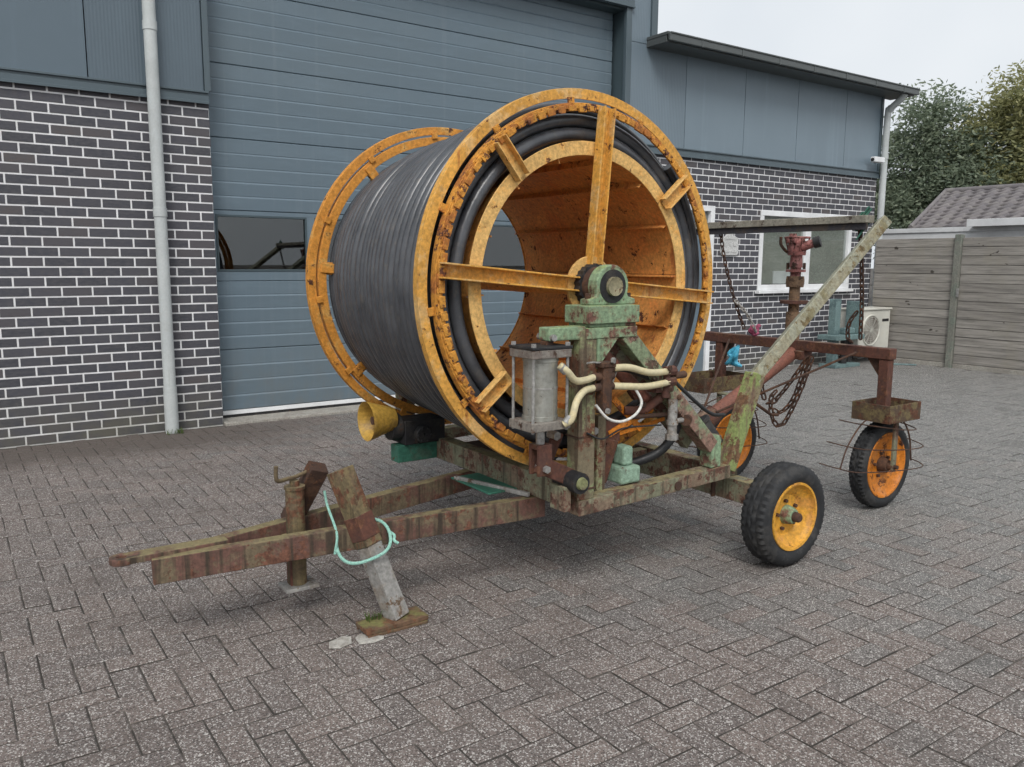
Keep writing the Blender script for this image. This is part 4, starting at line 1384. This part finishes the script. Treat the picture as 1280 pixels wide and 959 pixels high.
MB().lathe((1.314, -4.763, 0.962), [(-0.003, 0.070), (-0.003, 0.0730), (0.003, 0.0730), (0.003, 0.070)], 48, 'z').build('body_seam', galv, cyl)
for x, y in ((1.228, -4.832), (1.400, -4.832), (1.228, -4.693), (1.400, -4.693)):
    MB().cyl((x, y, 0.785), (x, y, 1.14), 0.0065, n=8).build('tie_rod', steel, cyl)
    MB().cyl((x, y, 1.134), (x, y, 1.148), 0.011, n=6).build('tie_nut', steel, cyl)
MB().cyl((1.318, -4.762, 0.720), (1.318, -4.762, 0.790), 0.019, n=16).build('piston_rod', steel, cyl)
cv = MB()
cv.box(1.285, 1.355, -4.798, -4.782, 0.590, 0.722)
cv.box(1.285, 1.355, -4.742, -4.726, 0.590, 0.722)
cv.box(1.285, 1.355, -4.7815, -4.7425, 0.700, 0.722)
cv.build('clevis', rust_m, tl, 0.003)
MB().cyl((1.320, -4.815, 0.620), (1.320, -4.71, 0.620), 0.016, n=6).build('clevis_pin', steel, tl)
MB().bar((1.31, -4.762, 0.635), (1.50, -4.762, 0.545), 0.034, 0.075).build('drive_lever', rust_m, tl, 0.004)
MB().cyl((1.475, -4.845, 0.545), (1.475, -4.700, 0.545), 0.046, n=24).build('lever_pivot', blackm, tl)
MB().lathe((1.475, 0, 0.545), [(-4.860, 0.002), (-4.860, 0.024), (-4.8455, 0.028), (-4.8455, 0.002)], 18).build('pivot_cap', paint('pivot_cap_paint', (0.24, 0.25, 0.12), (0.15, 0.13, 0.08), 0.4, 20, None, rough=0.6), tl)
MB().bar((1.40, -4.69, 0.60), (1.47, -4.69, 0.74), 0.02, 0.05).build('pawl', rust_m, tl, 0.003)
MB().cyl((1.445, -4.715, 0.730), (1.445, -4.66, 0.730), 0.020, n=6).build('pawl_bolt', steel, tl)
MB().cyl((1.635, -4.745, 0.735), (1.635, -4.70, 0.735), 0.018, n=6).build('pawl_bolt', steel, tl)
# valve block and hoses
vb = MB()
vb.box(1.586, 1.636, -4.845, -4.795, 0.83, 1.045)
vb.box(1.574, 1.652, -4.850, -4.790, 1.030, 1.052)
vb.cyl((1.545, -4.82, 0.990), (1.66, -4.82, 0.990), 0.018, n=12)
vb.cyl((1.545, -4.82, 0.945), (1.66, -4.82, 0.945), 0.018, n=12)
vb.cyl((1.611, -4.82, 1.02), (1.66, -4.82, 1.02), 0.018, n=12)
vb.build('valve_block', rust_dk, tl, 0.003)
for pts_, r_, mm, nm in (
        ([(1.345, -4.85, 1.058), (1.375, -4.865, 1.030), (1.425, -4.855, 0.990), (1.49, -4.84, 0.985), (1.545, -4.825, 0.990)], 0.015, cream_hose, 'water_hose'),
        ([(1.372, -4.85, 0.812), (1.395, -4.87, 0.835), (1.425, -4.865, 0.905), (1.48, -4.845, 0.940), (1.545, -4.825, 0.945)], 0.015, cream_hose, 'water_hose'),
        ([(1.66, -4.82, 1.022), (1.74, -4.835, 1.020), (1.86, -4.835, 0.990), (2.00, -4.815, 0.982)], 0.0155, cream_hose, 'water_hose'),
        ([(1.66, -4.82, 0.945), (1.72, -4.84, 0.940), (1.84, -4.84, 0.930), (2.00, -4.815, 0.932)], 0.0155, cream_hose, 'water_hose'),
        ([(1.545, -4.845, 0.875), (1.60, -4.86, 0.815), (1.68, -4.86, 0.793), (1.76, -4.86, 0.815), (1.795, -4.86, 0.865), (1.775, -4.84, 0.925)], 0.0062, white_hose, 'pilot_tube'),
        ([(1.62, -4.80, 0.98), (1.70, -4.78, 1.01), (1.80, -4.77, 1.00), (1.95, -4.76, 0.95)], 0.016, rubber_hose, 'rubber_hose'),
        ([(2.16, -4.72, 0.80), (2.17, -4.72, 0.70), (2.08, -4.70, 0.58), (1.92, -4.62, 0.515), (1.75, -4.55, 0.50)], 0.022, rubber_hose, 'rubber_hose'),
        ([(1.53, -4.81, 0.75), (1.62, -4.81, 0.715), (1.75, -4.80, 0.745), (1.98, -4.80, 0.735)], 0.004, rubber_hose, 'cable'),
        ([(2.01, -4.78, 0.985), (2.13, -4.79, 0.88), (2.30, -4.80, 0.76), (2.42, -4.79, 0.735)], 0.009, rubber_hose, 'cable')):
    MB().tube(bez(pts_, 8), r_, 12).build(nm, mm, tl)
for x, y, z, dx, dz in ((1.350, -4.852, 1.053, 0.022, -0.022), (1.378, -4.856, 0.818, 0.018, 0.026)):
    MB().cyl((x, y, z), (x + dx, y - 0.006, z + dz), 0.0185, n=12).build('hose_clamp', steel, tl)
ft = MB()
ft.cyl((2.00, -4.80, 1.00), (2.00, -4.80, 0.86), 0.020, n=12)
ft.cyl((1.98, -4.81, 0.982), (2.05, -4.80, 0.982), 0.024, n=8)
ft.cyl((1.98, -4.81, 0.932), (2.05, -4.80, 0.932), 0.024, n=8)
ft.box(1.94, 2.06, -4.80, -4.74, 0.885, 0.915)
ft.build('pipe_manifold', rust_m, tl, 0.002)
gc = MB()
gc.cyl((2.03, -4.82, 0.690), (2.03, -4.82, 0.850), 0.022, n=16)
gc.cyl((2.03, -4.82, 0.735), (2.03, -4.82, 0.755), 0.027, n=16)
gc.cyl((2.03, -4.82, 0.665), (2.03, -4.82, 0.690), 0.030, n=8)
gc.build('shut_off_cylinder', galv, tl)
lk = MB()
lk.bar((1.75, -4.70, 0.70), (2.00, -4.72, 0.80), 0.012, 0.03)
lk.bar((1.78, -4.69, 0.86), (1.95, -4.70, 0.70), 0.012, 0.03)
lk.bar((1.72, -4.69, 0.68), (2.10, -4.70, 0.735), 0.010, 0.018)
lk.build('linkage', rim_o, tl, 0.002)
lk = MB()
MB().bar((1.90, -4.68, 0.86), (1.98, -4.70, 0.92), 0.04, 0.05).build('linkage_pivot', rust_m, tl, 0.003)
MB().bar((2.05, -4.70, 0.80), (2.20, -4.72, 0.80), 0.03, 0.03).build('pipe_stub', rust_m, tl, 0.003)
lk.box(1.72, 1.82, -4.70, -4.64, 0.66, 0.76)
lk.bar((1.72, -4.67, 0.48), (1.78, -4.68, 0.67), 0.05, 0.06)
lk.build('linkage_bracket', rust_m, tl, 0.003)
for nm_, a_, b_, r_, mm_ in (('pipe_nipple', (2.05, -4.80, 0.957), (2.13, -4.79, 0.957), 0.017, rust_dk), ('pipe_elbow', (2.00, -4.775, 0.86), (1.93, -4.74, 0.80), 0.020, rust_m),
                             ('shut_off_pipe', (1.93, -4.74, 0.80), (1.84, -4.70, 0.80), 0.020, rust_m), ('cross_pipe', (1.86, -4.74, 0.775), (2.16, -4.76, 0.765), 0.011, rust_dk),
                             ('lower_pipe', (2.03, -4.81, 0.745), (2.14, -4.79, 0.742), 0.012, galv), ('pipe_union', (2.13, -4.81, 0.742), (2.17, -4.78, 0.742), 0.026, rust_dk),
                             ('riser_stub', (2.155, -4.74, 0.74), (2.155, -4.74, 0.82), 0.026, rust_dk), ('spring_rod', (1.66, -4.79, 0.90), (1.72, -4.78, 1.005), 0.004, steel)):
    MB().cyl(a_, b_, r_, n=14).build(nm_, mm_, tl)
for x_, y_, z_ in ((1.985, -4.83, 1.0), (2.0, -4.83, 0.905), (2.03, -4.85, 0.865), (1.90, -4.76, 0.83), (1.60, -4.852, 0.845), (1.625, -4.852, 1.06)):
    MB().cyl((x_, y_, z_), (x_ + 0.004, y_ - 0.012, z_), 0.013, n=6).build('fitting_nut', steel if x_ < 1.7 else rust_dk, tl)
MB().bar((2.06, -4.735, 0.60), (2.06, -4.735, 0.88), 0.012, 0.035).build('linkage_arm', rust_m, tl, 0.002)
MB().tube(bez([(1.52, -4.812, 1.05), (1.535, -4.83, 1.055), (1.58, -4.83, 1.05)], 5), 0.004, 6).build('wire_tie', galv, tl)
for z_ in (0.50, 0.73):
    MB().box(1.488, 1.586, -4.806, -4.7185, z_, z_ + 0.006).build('weld_band', rust_dk, tl)
gbx = MB()
gbx.box(1.78, 1.90, -4.76, -4.62, 0.470, 0.550)
gbx.box(1.81, 1.87, -4.74, -4.66, 0.5505, 0.640)
gbx.build('brake_housing', paint('pale_mint_casting', (0.30, 0.44, 0.33), (0.20, 0.28, 0.21), 0.35, 14, RUST, 0.15, 14, rough=0.65), tl, 0.012)
MB().cyl((2.10, -4.81, 0.43), (2.10, -4.795, 0.43), 0.022, n=16).build('rail_plug', rust_dk, tl)

# power take-off gearbox and guard cone at the far front corner
MB().bar((1.225, -3.60, 0.463), (1.46, -3.60, 0.463), 0.085, 0.092).build('gearbox_support', green_paint, tl, 0.004)
gb = MB()
gb.box(1.26, 1.50, -3.66, -3.50, 0.512, 0.640)
gb.lathe((0, -3.58, 0.60), [(1.20, 0.02), (1.20, 0.065), (1.26, 0.075), (1.26, 0.02)], 24, 'x')
gb.lathe((1.36, 0, 0.565), [(-3.69, 0.005), (-3.69, 0.045), (-3.66, 0.05), (-3.66, 0.005)], 20, 'y')
for q in range(6):
    a = q * math.pi / 3
    gb.cyl((1.36 + 0.036 * math.cos(a), -3.70, 0.565 + 0.036 * math.sin(a)), (1.36 + 0.036 * math.cos(a), -3.69, 0.565 + 0.036 * math.sin(a)), 0.007, n=6)
gb.build('gearbox', blackm, tl, 0.006)
cn_ = MB()
pf = [(1.065, 0.103)]
for q in range(9):
    x = 1.07 + q * 0.017
    r_ = 0.102 - q * 0.0052
    pf += [(x, r_), (x + 0.010, r_ - 0.0005), (x + 0.012, r_ - 0.004), (x + 0.015, r_ - 0.004)]
pf += [(1.225, 0.050), (1.225, 0.046), (1.20, 0.050), (1.07, 0.097)]
cn_.lathe((0, -3.60, 0.652), pf, 40, 'x')
cn_.build('guard_cone', cone_m, tl)
MB().cyl((1.10, -3.60, 0.652), (1.24, -3.60, 0.652), 0.022, n=10).build('drive_shaft', rust_dk, tl)

# parking jack on the drawbar
jk = MB()
jk.cyl((0.452, -4.235, 0.135), (0.452, -4.235, 0.545), 0.0385, n=24)
jo = jk.build('jack_tube', stand_m, tl)
jx = MB()
jx.cyl((0.452, -4.235, 0.545), (0.452, -4.235, 0.575), 0.020, n=14)
jx.lathe((0.452, -4.235, 0), [(0.540, 0.02), (0.540, 0.043), (0.552, 0.043), (0.552, 0.02)], 24, 'z')
jx.build('jack_cap', stand_m, tl)
MB().tube(bez([(0.365, -4.275, 0.655), (0.363, -4.275, 0.615), (0.372, -4.272, 0.592), (0.420, -4.25, 0.590), (0.452, -4.235, 0.588), (0.50, -4.215, 0.594), (0.545, -4.19, 0.598)], 6), 0.0085, 10).build('jack_handle', stand_m, tl)
MB().box(0.385, 0.525, -4.295, -4.185, 0.118, 0.134).build('jack_foot', galv, tl, 0.003)
MB().box(0.415, 0.428, -4.26, -4.21, 0.134, 0.26).build('jack_lug', rust_m, tl, 0.003)
# drop legs: near one let down on its foot, far one drawn up
L0, L1 = Vector((0.597, -4.365, 0.628)), Vector((0.748, -4.565, 0.030))
d = (L1 - L0).normalized()
MB().bar(L0, L0 + d * 0.33, 0.086, 0.076, (-0.38, 1, 0)).build('leg_sleeve', stand_m, tl, 0.003)
MB().bar(L0 + d * 0.20, L0 + d * 0.30, 0.091, 0.081, (-0.38, 1, 0)).build('sleeve_patch', rust_m, tl, 0.003)
MB().bar(L0 + d * 0.331, L1, 0.079, 0.069, (-0.38, 1, 0)).build('drop_leg', galv, tl, 0.003)
ftp = MB()
ftp.box(0.585, 0.860, -4.625, -4.515, 0.014, 0.034)
ftp.box(0.590, 0.855, -4.627, -4.615, 0.0, 0.0135)
ftp.box(0.590, 0.855, -4.525, -4.513, 0.0, 0.0135)
ftp.build('leg_foot', foot_m, tl, 0.003)
MB().bar((0.560, -4.232, 0.618), (0.475, -4.10, 0.36), 0.078, 0.066, (0, 1, 0)).build('leg_sleeve', rust_dk, tl, 0.003)

# gantry that carries the cart
for y, nm in ((-4.80, 'n'), (-3.10, 'f')):
    yy = y + (0.0375 if nm == 'n' else 0)
    MB().bar((2.475, yy, 0.45), (2.672, yy, 0.915), 0.072, 0.078, (0, 1, 0)).build('gantry_leg', pole_low, tl, 0.004)
    MB().bar((2.650, yy, 0.885), (3.735, yy, 1.712), 0.062, 0.062, (0, -1, 0.75)).build('gantry_arm', pole_m, tl, 0.004)
gbm = MB().box(3.615, 3.70, -4.72, -3.05, 1.700, 1.742).build('gantry_beam', beam_m, tl, 0.003)
MB().box(3.630, 3.640, -4.72, -3.05, 1.662, 1.6995).build('beam_flange', beam_dk, gbm, 0.002)

# ------------------------------------------------------------------ sprinkler cart behind the trailer
ct_ = thing('sprinkler_cart', (3.85, -4.1, 0), 'rusty two wheeled sprinkler cart with a pink red water gun on a riser', 'cart')
KX = 3.85
MB().box(KX - 0.035, KX + 0.035, -4.805, -3.37, 0.918, 0.982).build('cross_beam', rust_m, ct_, 0.004)
MB().box(KX - 0.055, KX + 0.055, -4.225, -4.02, 0.860, 0.9175).build('centre_block', rust_m, ct_, 0.006)
for yw, sgn, wx, wy, tx0, tx1, tz in ((-4.765, -1, KX + 0.085, -4.72, KX - 0.13, KX + 0.20, 0.560), (-3.52, 1, 3.66, -3.77, 3.50, 3.96, 0.595)):
    MB().box(KX - 0.029, KX + 0.029, yw - 0.030, yw + 0.030, tz, 0.9175).build('column', rust_m, ct_, 0.004)
    gg = MB()
    yi = yw - sgn * 0.030
    gg.add([(KX - 0.006, yi, 0.917), (KX - 0.006, yi - sgn * 0.09, 0.917), (KX - 0.006, yi, 0.80), (KX + 0.006, yi, 0.917), (KX + 0.006, yi - sgn * 0.09, 0.917), (KX + 0.006, yi, 0.80)],
           [(0, 2, 1), (3, 4, 5), (0, 1, 4, 3), (1, 2, 5, 4), (2, 0, 3, 5)])
    gg.build('gusset', rust_dk, ct_)
    ty = yw
    tr_ = MB()
    x0, x1, y0, y1, z0, z1 = tx0, tx1, ty - 0.12 - (0.05 if sgn > 0 else 0), ty + 0.12, tz, tz + 0.105
    tr_.box(x0, x1, y0, y1, z0, z0 + 0.006)
    tr_.box(x0, x1, y0, y0 + 0.006, z0 + 0.0061, z1)
    tr_.box(x0, x1, y1 - 0.006, y1, z0 + 0.0061, z1)
    tr_.box(x0, x0 + 0.006, y0 + 0.0061, y1 - 0.0061, z0 + 0.0061, z1)
    tr_.box(x1 - 0.006, x1, y0 + 0.0061, y1 - 0.0061, z0 + 0.0061, z1)
    tr_.build('ballast_tray', tray_m, ct_, 0.0015, 1)
    # fork: bar on the outer side down to the axle
    fy_ = wy + sgn * 0.085
    fk = MB()
    fk.box(wx - 0.020, wx + 0.020, fy_ - 0.008, fy_ + 0.008, 0.235, tz - 0.0005)
    fk.box(wx - 0.030, wx + 0.030, min(fy_, wy) - 0.006, max(fy_, wy), tz - 0.012, tz - 0.0005)
    fk.build('fork', frame_m, ct_, 0.003)
    w_ = wheel(wx, wy, 0.266, 0.105, 0.197, rim_o, ct_, -1, 60, rust_dk, 0.03)
    MB().cyl((wx, min(fy_, wy) - 0.03, 0.266), (wx, max(fy_, wy) + 0.05, 0.266), 0.013, n=12).build('axle', rust_dk, ct_)
    # wire guard round the wheel
    wg = MB()
    ox = wx
    ya_, yb_ = wy - 0.13, wy + 0.13
    for zz, xf, xb in ((0.545, -0.25, 0.18), (0.425, -0.36, 0.30), (0.30, -0.42, 0.32)):
        dz = 0.055
        wg.tube(bez([(ox + xf, yb_, zz), (ox + xf - 0.02, wy, zz), (ox + xf, ya_, zz), (ox, ya_ - 0.01, zz - dz * 0.8), (ox + xb * 0.8, ya_, zz - dz), (ox + xb, wy, zz - dz * 0.7), (ox + xb * 0.9, yb_, zz - dz * 0.6)], 7), 0.0035, 6)
    wg.tube(bez([(ox - 0.10, wy - 0.02, 0.585), (ox - 0.25, wy - 0.02, 0.545), (ox - 0.38, wy - 0.02, 0.425), (ox - 0.44, wy - 0.02, 0.30)], 6), 0.0045, 6)
    wg.tube(bez([(ox + 0.02, wy - 0.02, 0.590), (ox + 0.17, wy - 0.02, 0.53), (ox + 0.27, wy - 0.02, 0.42), (ox + 0.315, wy - 0.02, 0.25)], 6), 0.0055, 6)
    wg.build('wire_guard', rust_dk, ct_)
MB().tube([(3.84, -4.13, 0.90), (3.72, -4.14, 0.852), (2.98, -4.17, 0.545)], 0.043, 20).build('feed_pipe', red_pipe, ct_)
MB().cyl((3.05, -4.168, 0.574), (2.92, -4.173, 0.520), 0.058, n=20).build('pipe_coupling', rust_m, ct_)
MB().cyl((2.955, -4.173, 0.535), (2.84, -4.176, 0.487), 0.040, n=18).build('pipe_end', galv, ct_)
cp = MB()
cp.cyl((2.86, -4.25, 0.56), (2.90, -4.33, 0.44), 0.05, n=18)
cp.cyl((2.85, -4.245, 0.575), (2.862, -4.255, 0.555), 0.058, n=18)
cp.build('coupling_cap', blackm, ct_, 0.004)
for a, b_ in (((KX - 0.05, -4.60, 0.945), (3.02, -4.22, 0.60)), ((KX - 0.05, -3.63, 0.945), (3.02, -4.12, 0.60))):
    MB().tube([a, b_], 0.0075, 8).build('stay_rod', rust_dk, ct_)
MB().tube([(3.30, -4.17, 0.68), (3.55, -4.20, 0.53), (3.62, -4.20, 0.52)], 0.010, 8).build('lever', rust_dk, ct_)
# riser
rs = MB()
GX, GY = KX, -4.105
rs.cyl((GX, GY, 0.983), (GX, GY, 1.16), 0.046, n=20)
rs.cyl((GX, GY, 1.16), (GX, GY, 1.36), 0.034, n=20)
rs.build('riser_pipe', brass_m, ct_)
MB().lathe((GX, GY, 1.225), [(-0.011, 0.034), (-0.011, 0.088), (0.011, 0.088), (0.011, 0.034)], 28, 'z').build('riser_flange', rust_m, ct_, 0.002)
MB().lathe((GX, GY, 1.355), [(-0.035, 0.034), (-0.035, 0.054), (-0.012, 0.058), (0.012, 0.058), (0.035, 0.054), (0.035, 0.034)], 8, 'z').build('riser_nut', brass_m, ct_, 0.002)
gn = MB()
gn.cyl((GX, GY, 1.39), (GX, GY, 1.445), 0.033, n=18)
gn.lathe((GX, GY, 1.425), [(-0.008, 0.03), (-0.008, 0.062), (0.008, 0.062), (0.008, 0.03)], 24, 'z')
gn.cyl((GX, GY, 1.445), (GX, GY, 1.53), 0.042, 0.036, n=18)
gn.lathe((GX, GY, 1.535), [(-0.012, 0.02), (-0.012, 0.055), (0.012, 0.058), (0.012, 0.02)], 24, 'z')
gn.tube(bez([(GX, GY, 1.54), (GX + 0.005, GY - 0.01, 1.585), (GX + 0.03, GY - 0.04, 1.60)], 5), 0.036, 14)
gn.cyl((GX - 0.02, GY + 0.02, 1.55), (GX - 0.02, GY + 0.02, 1.66), 0.030, 0.022, n=14)
gn.box(GX - 0.05, GX + 0.02, GY - 0.015, GY + 0.05, 1.60, 1.635)
gn.build('water_gun', gun_m, ct_, 0.003)
MB().tube([(GX + 0.01, GY - 0.03, 1.575), (GX + 0.05, GY - 0.10, 1.605)], [0.030, 0.026], 16).build('gun_barrel', gun_m, ct_)
MB().tube([(GX + 0.045, GY - 0.09, 1.60), (GX + 0.062, GY - 0.125, 1.612)], 0.036, 18).build('nozzle', blackm, ct_)
MB().tube(bez([(GX - 0.05, GY + 0.09, 1.64), (GX - 0.05, GY + 0.085, 1.59), (GX - 0.03, GY + 0.05, 1.545), (GX, GY, 1.54)], 6), 0.010, 8).build('swing_arm', rust_dk, ct_)
cg = MB()
cg.tube([(GX + 0.075 * math.cos(a), GY + 0.075 * math.sin(a), 1.635) for a in [2 * math.pi * i / 24 for i in range(24)]], 0.006, 6, closed=True)
for q in range(6):
    a = q * math.pi / 3
    cg.tube([(GX + 0.075 * math.cos(a), GY + 0.075 * math.sin(a), 1.635), (GX + 0.05 * math.cos(a), GY + 0.05 * math.sin(a), 1.545)], 0.005, 6)
cg.build('gun_cage', gun_m, ct_)
for q in range(4):
    a = q * math.pi / 2 + 0.4
    MB().cyl((GX + 0.052 * math.cos(a), GY + 0.052 * math.sin(a), 1.435), (GX + 0.052 * math.cos(a), GY + 0.052 * math.sin(a), 1.475), 0.009, n=6).build('gun_bolt', rust_dk, ct_)

# ------------------------------------------------------------------ chains, rope and loose bits
def chain(name, pts_, pitch, wr_, mat, label, parent=None):
    P = bez(pts_, 24)
    m_ = MB()
    # resample at equal steps
    acc, last, k_ = 0.0, P[0], 0
    res = [P[0]]
    for p_ in P[1:]:
        seg = (p_ - last).length
        while acc + seg >= pitch:
            t = (pitch - acc) / seg
            last = last.lerp(p_, t)
            res.append(last.copy())
            seg = (p_ - last).length
            acc = 0.0
        acc += seg
        last = p_
    for i in range(len(res) - 1):
        a, b_ = res[i], res[i + 1]
        d = (b_ - a).normalized()
        ref = Vector((0.3, 1, 0.1)) if i % 2 else Vector((1, -0.3, 0.2))
        s_ = (ref - d * ref.dot(d)).normalized()
        c_ = (a + b_) / 2
        hl, hwid = pitch / 2 + wr_ * 0.8 - pitch * 0.28, pitch * 0.30
        loop = []
        for q in range(5):
            th = -math.pi / 2 + math.pi * q / 4
            loop.append(c_ + d * (hl + hwid * math.cos(th)) + s_ * hwid * math.sin(th))
        for q in range(5):
            th = math.pi / 2 + math.pi * q / 4
            loop.append(c_ + d * (-hl + hwid * math.cos(th)) + s_ * hwid * math.sin(th))
        m_.tube(loop, wr_, 6, closed=True)
    o = m_.build(name, mat, parent)
    return tag(o, label, 'chain')
chain('lifting_chain', [(3.66, -4.66, 1.66), (3.70, -4.66, 1.45), (3.76, -4.64, 1.22), (3.80, -4.62, 1.00)], 0.036, 0.0052, rust_dk,
      'rusty chain from the outer end of the gantry beam down to the cart')
chain('lifting_chain', [(3.78, -4.60, 1.19), (3.76, -4.565, 1.12), (3.78, -4.55, 1.03), (3.81, -4.57, 0.995)], 0.036, 0.0052, rust_dk,
      'short doubled end of chain on the near side of the cart beam')
chain('lifting_chain', [(3.66, -3.62, 1.74), (3.68, -3.66, 1.50), (3.74, -3.70, 1.25), (3.80, -3.76, 1.02)], 0.032, 0.0045, rust_dk,
      'thin dark chain hanging in front of the wall plaque to the cart')
chain('lifting_chain', [(3.74, -3.72, 1.22), (3.78, -3.80, 1.12), (3.81, -3.86, 0.995)], 0.032, 0.0045, galv,
      'short pale chain end tied at the far side of the cart beam')
chain('hanging_chain', [(3.78, -4.28, 0.885), (3.74, -4.20, 0.73), (3.70, -4.12, 0.60), (3.62, -4.13, 0.585), (3.56, -4.16, 0.60)], 0.042, 0.006, rust_dk,
      'upper slack loop of rusty chain under the middle of the cart')
chain('hanging_chain', [(3.80, -4.30, 0.885), (3.76, -4.26, 0.68), (3.70, -4.20, 0.47), (3.66, -4.17, 0.44), (3.64, -4.14, 0.50), (3.66, -4.11, 0.61), (3.70, -4.12, 0.66)], 0.042, 0.006, rust_dk,
      'longest loop of rusty chain hanging lowest below the cart pipe')
chain('hanging_chain', [(3.80, -4.27, 0.885), (3.76, -4.21, 0.62), (3.70, -4.16, 0.52), (3.65, -4.14, 0.54)], 0.042, 0.006, rust_dk,
      'middle loop of rusty chain inside the longest one under the cart')
chain('hanging_chain', [(3.62, -4.02, 0.80), (3.62, -4.06, 0.70), (3.60, -4.11, 0.60)], 0.042, 0.006, rust_dk,
      'short rusty chain falling from the red pipe to the slack loops')

rp = MB()
pts_ = []
for q in range(40):
    a = 2 * math.pi * q / 40
    pts_.append((0.655 + 0.104 * math.cos(a), -4.455 + 0.085 * math.sin(a) - 0.02 * math.cos(a), 0.340 + 0.030 * math.cos(a) + 0.055 * math.sin(a) + 0.007 * math.sin(3 * a)))
rp.tube(pts_, 0.0068, 8, closed=True)
rp.tube(bez([(0.757, -4.47, 0.368), (0.775, -4.49, 0.352), (0.765, -4.51, 0.338), (0.778, -4.52, 0.325)], 5), 0.0065, 8)
tag(rp.build('rope_loop', rope_m), 'mint green rope slung in a loop round the near drop leg', 'rope')
rp = MB()
rp.tube(bez([(0.555, -4.30, 0.53), (0.56, -4.315, 0.47), (0.557, -4.40, 0.40), (0.553, -4.425, 0.36), (0.54, -4.43, 0.30)], 6), 0.0055, 7)
tag(rp.build('rope_end', rope_m), 'thin green cord hanging over the drawbar between jack and drop leg', 'rope')
tm = MB()
for q in range(9):
    a = random.uniform(0, 6.28)
    b0 = Vector((3.655, -4.665 + random.uniform(-0.03, 0.03), 1.70 + random.uniform(-0.03, 0.05)))
    tm.tube(bez([b0, b0 + Vector((0.03, -0.02, 0.05)), b0 + Vector((0.05 * math.cos(a), 0.03, -0.05 + 0.02 * math.sin(a)))], 4), 0.005, 5)
tag(tm.build('cord_knot', green_paint), 'knotted dark green cord round the gantry beam beside its outer end', 'cord')

for pts_, lab in (([(0.430, -4.615), (0.450, -4.570), (0.510, -4.550), (0.540, -4.575), (0.520, -4.625), (0.465, -4.640)], 'pale broken tile flat on the paving away from the drop leg foot'),
                  ([(0.540, -4.650), (0.550, -4.590), (0.578, -4.575), (0.650, -4.640), (0.640, -4.660), (0.595, -4.668)], 'pale broken tile half under the drop leg foot')):
    k = len(pts_)
    m_ = MB()
    m_.add([(x, y, 0.0015) for x, y in pts_] + [(x, y, 0.007) for x, y in pts_], [tuple(range(k - 1, -1, -1)), tuple(range(k, 2 * k))] + [(i, (i + 1) % k, (i + 1) % k + k, i + k) for i in range(k)])
    tag(m_.build('tile_fragment', chalk, None, 0.002), lab, 'tile')

bl_ = MB()
for q in range(5):
    c_ = Vector((3.82 + random.uniform(-0.02, 0.02), -3.67 + random.uniform(-0.05, 0.05), 0.82 + random.uniform(-0.03, 0.03)))
    bl_.tube(bez([(3.82, -3.70, 0.905), c_, c_ + Vector((0.01, 0.05 * random.choice((-1, 1)), -0.03))], 4), [0.008 + 0.01 * math.sin(i / 8 * 3.1) for i in range(9)], 7)
tag(bl_.build('plastic_scrap', blue_m), 'light blue plastic scrap hanging below the far side of the cart beam', 'plastic scrap')
pk = MB()
for q in range(6):
    c_ = Vector((3.84 + random.uniform(-0.02, 0.02), -3.80 + random.uniform(-0.05, 0.04), 1.015 + random.uniform(-0.02, 0.035)))
    pk.tube(bez([(3.84, -3.80, 0.99), c_, c_ + Vector((0.02, random.uniform(-0.04, 0.04), 0.01))], 4), [0.007 + 0.008 * math.sin(i / 8 * 3.1) for i in range(9)], 6)
tag(pk.build('pink_rag', pink_m), 'pink rag knotted on the far end of the rusty cart beam', 'rag')

def tuft(x, y, z, n_, h_, spread, label, seed):
    r_ = random.Random(seed)
    m_ = MB()
    for _ in range(n_):
        a = r_.uniform(0, 6.283)
        b0 = Vector((x + r_.uniform(-spread, spread), y + r_.uniform(-spread, spread) * 0.5, z))
        d = Vector((math.cos(a), math.sin(a), 0))
        hh = h_ * r_.uniform(0.5, 1.1)
        p1 = b0 + d * hh * 0.25 + Vector((0, 0, hh * 0.7))
        p2 = b0 + d * hh * 0.65 + Vector((0, 0, hh))
        w_ = d.cross(Vector((0, 0, 1))) * 0.0022
        m_.add([b0 - w_, b0 + w_, p1 + w_ * 0.8, p1 - w_ * 0.8, p2], [(0, 1, 2, 3), (3, 2, 4)])
    o = m_.build('grass_tuft', leaf_grass, None, fixn=False)
    tag(o, label, 'grass', 'small grass tufts on the yard')
leaf_grass = leaf_mat('leaf_grass', (0.07, 0.12, 0.03), (0.11, 0.17, 0.045), (0.17, 0.20, 0.07))
tuft(0.655, -4.540, 0.033, 36, 0.035, 0.03, 'small grass tuft on the drop leg foot left of the tube', 3)
tuft(0.862, -0.155, 0.0, 50, 0.05, 0.07, 'weed tuft at the base of the left downpipe', 5)
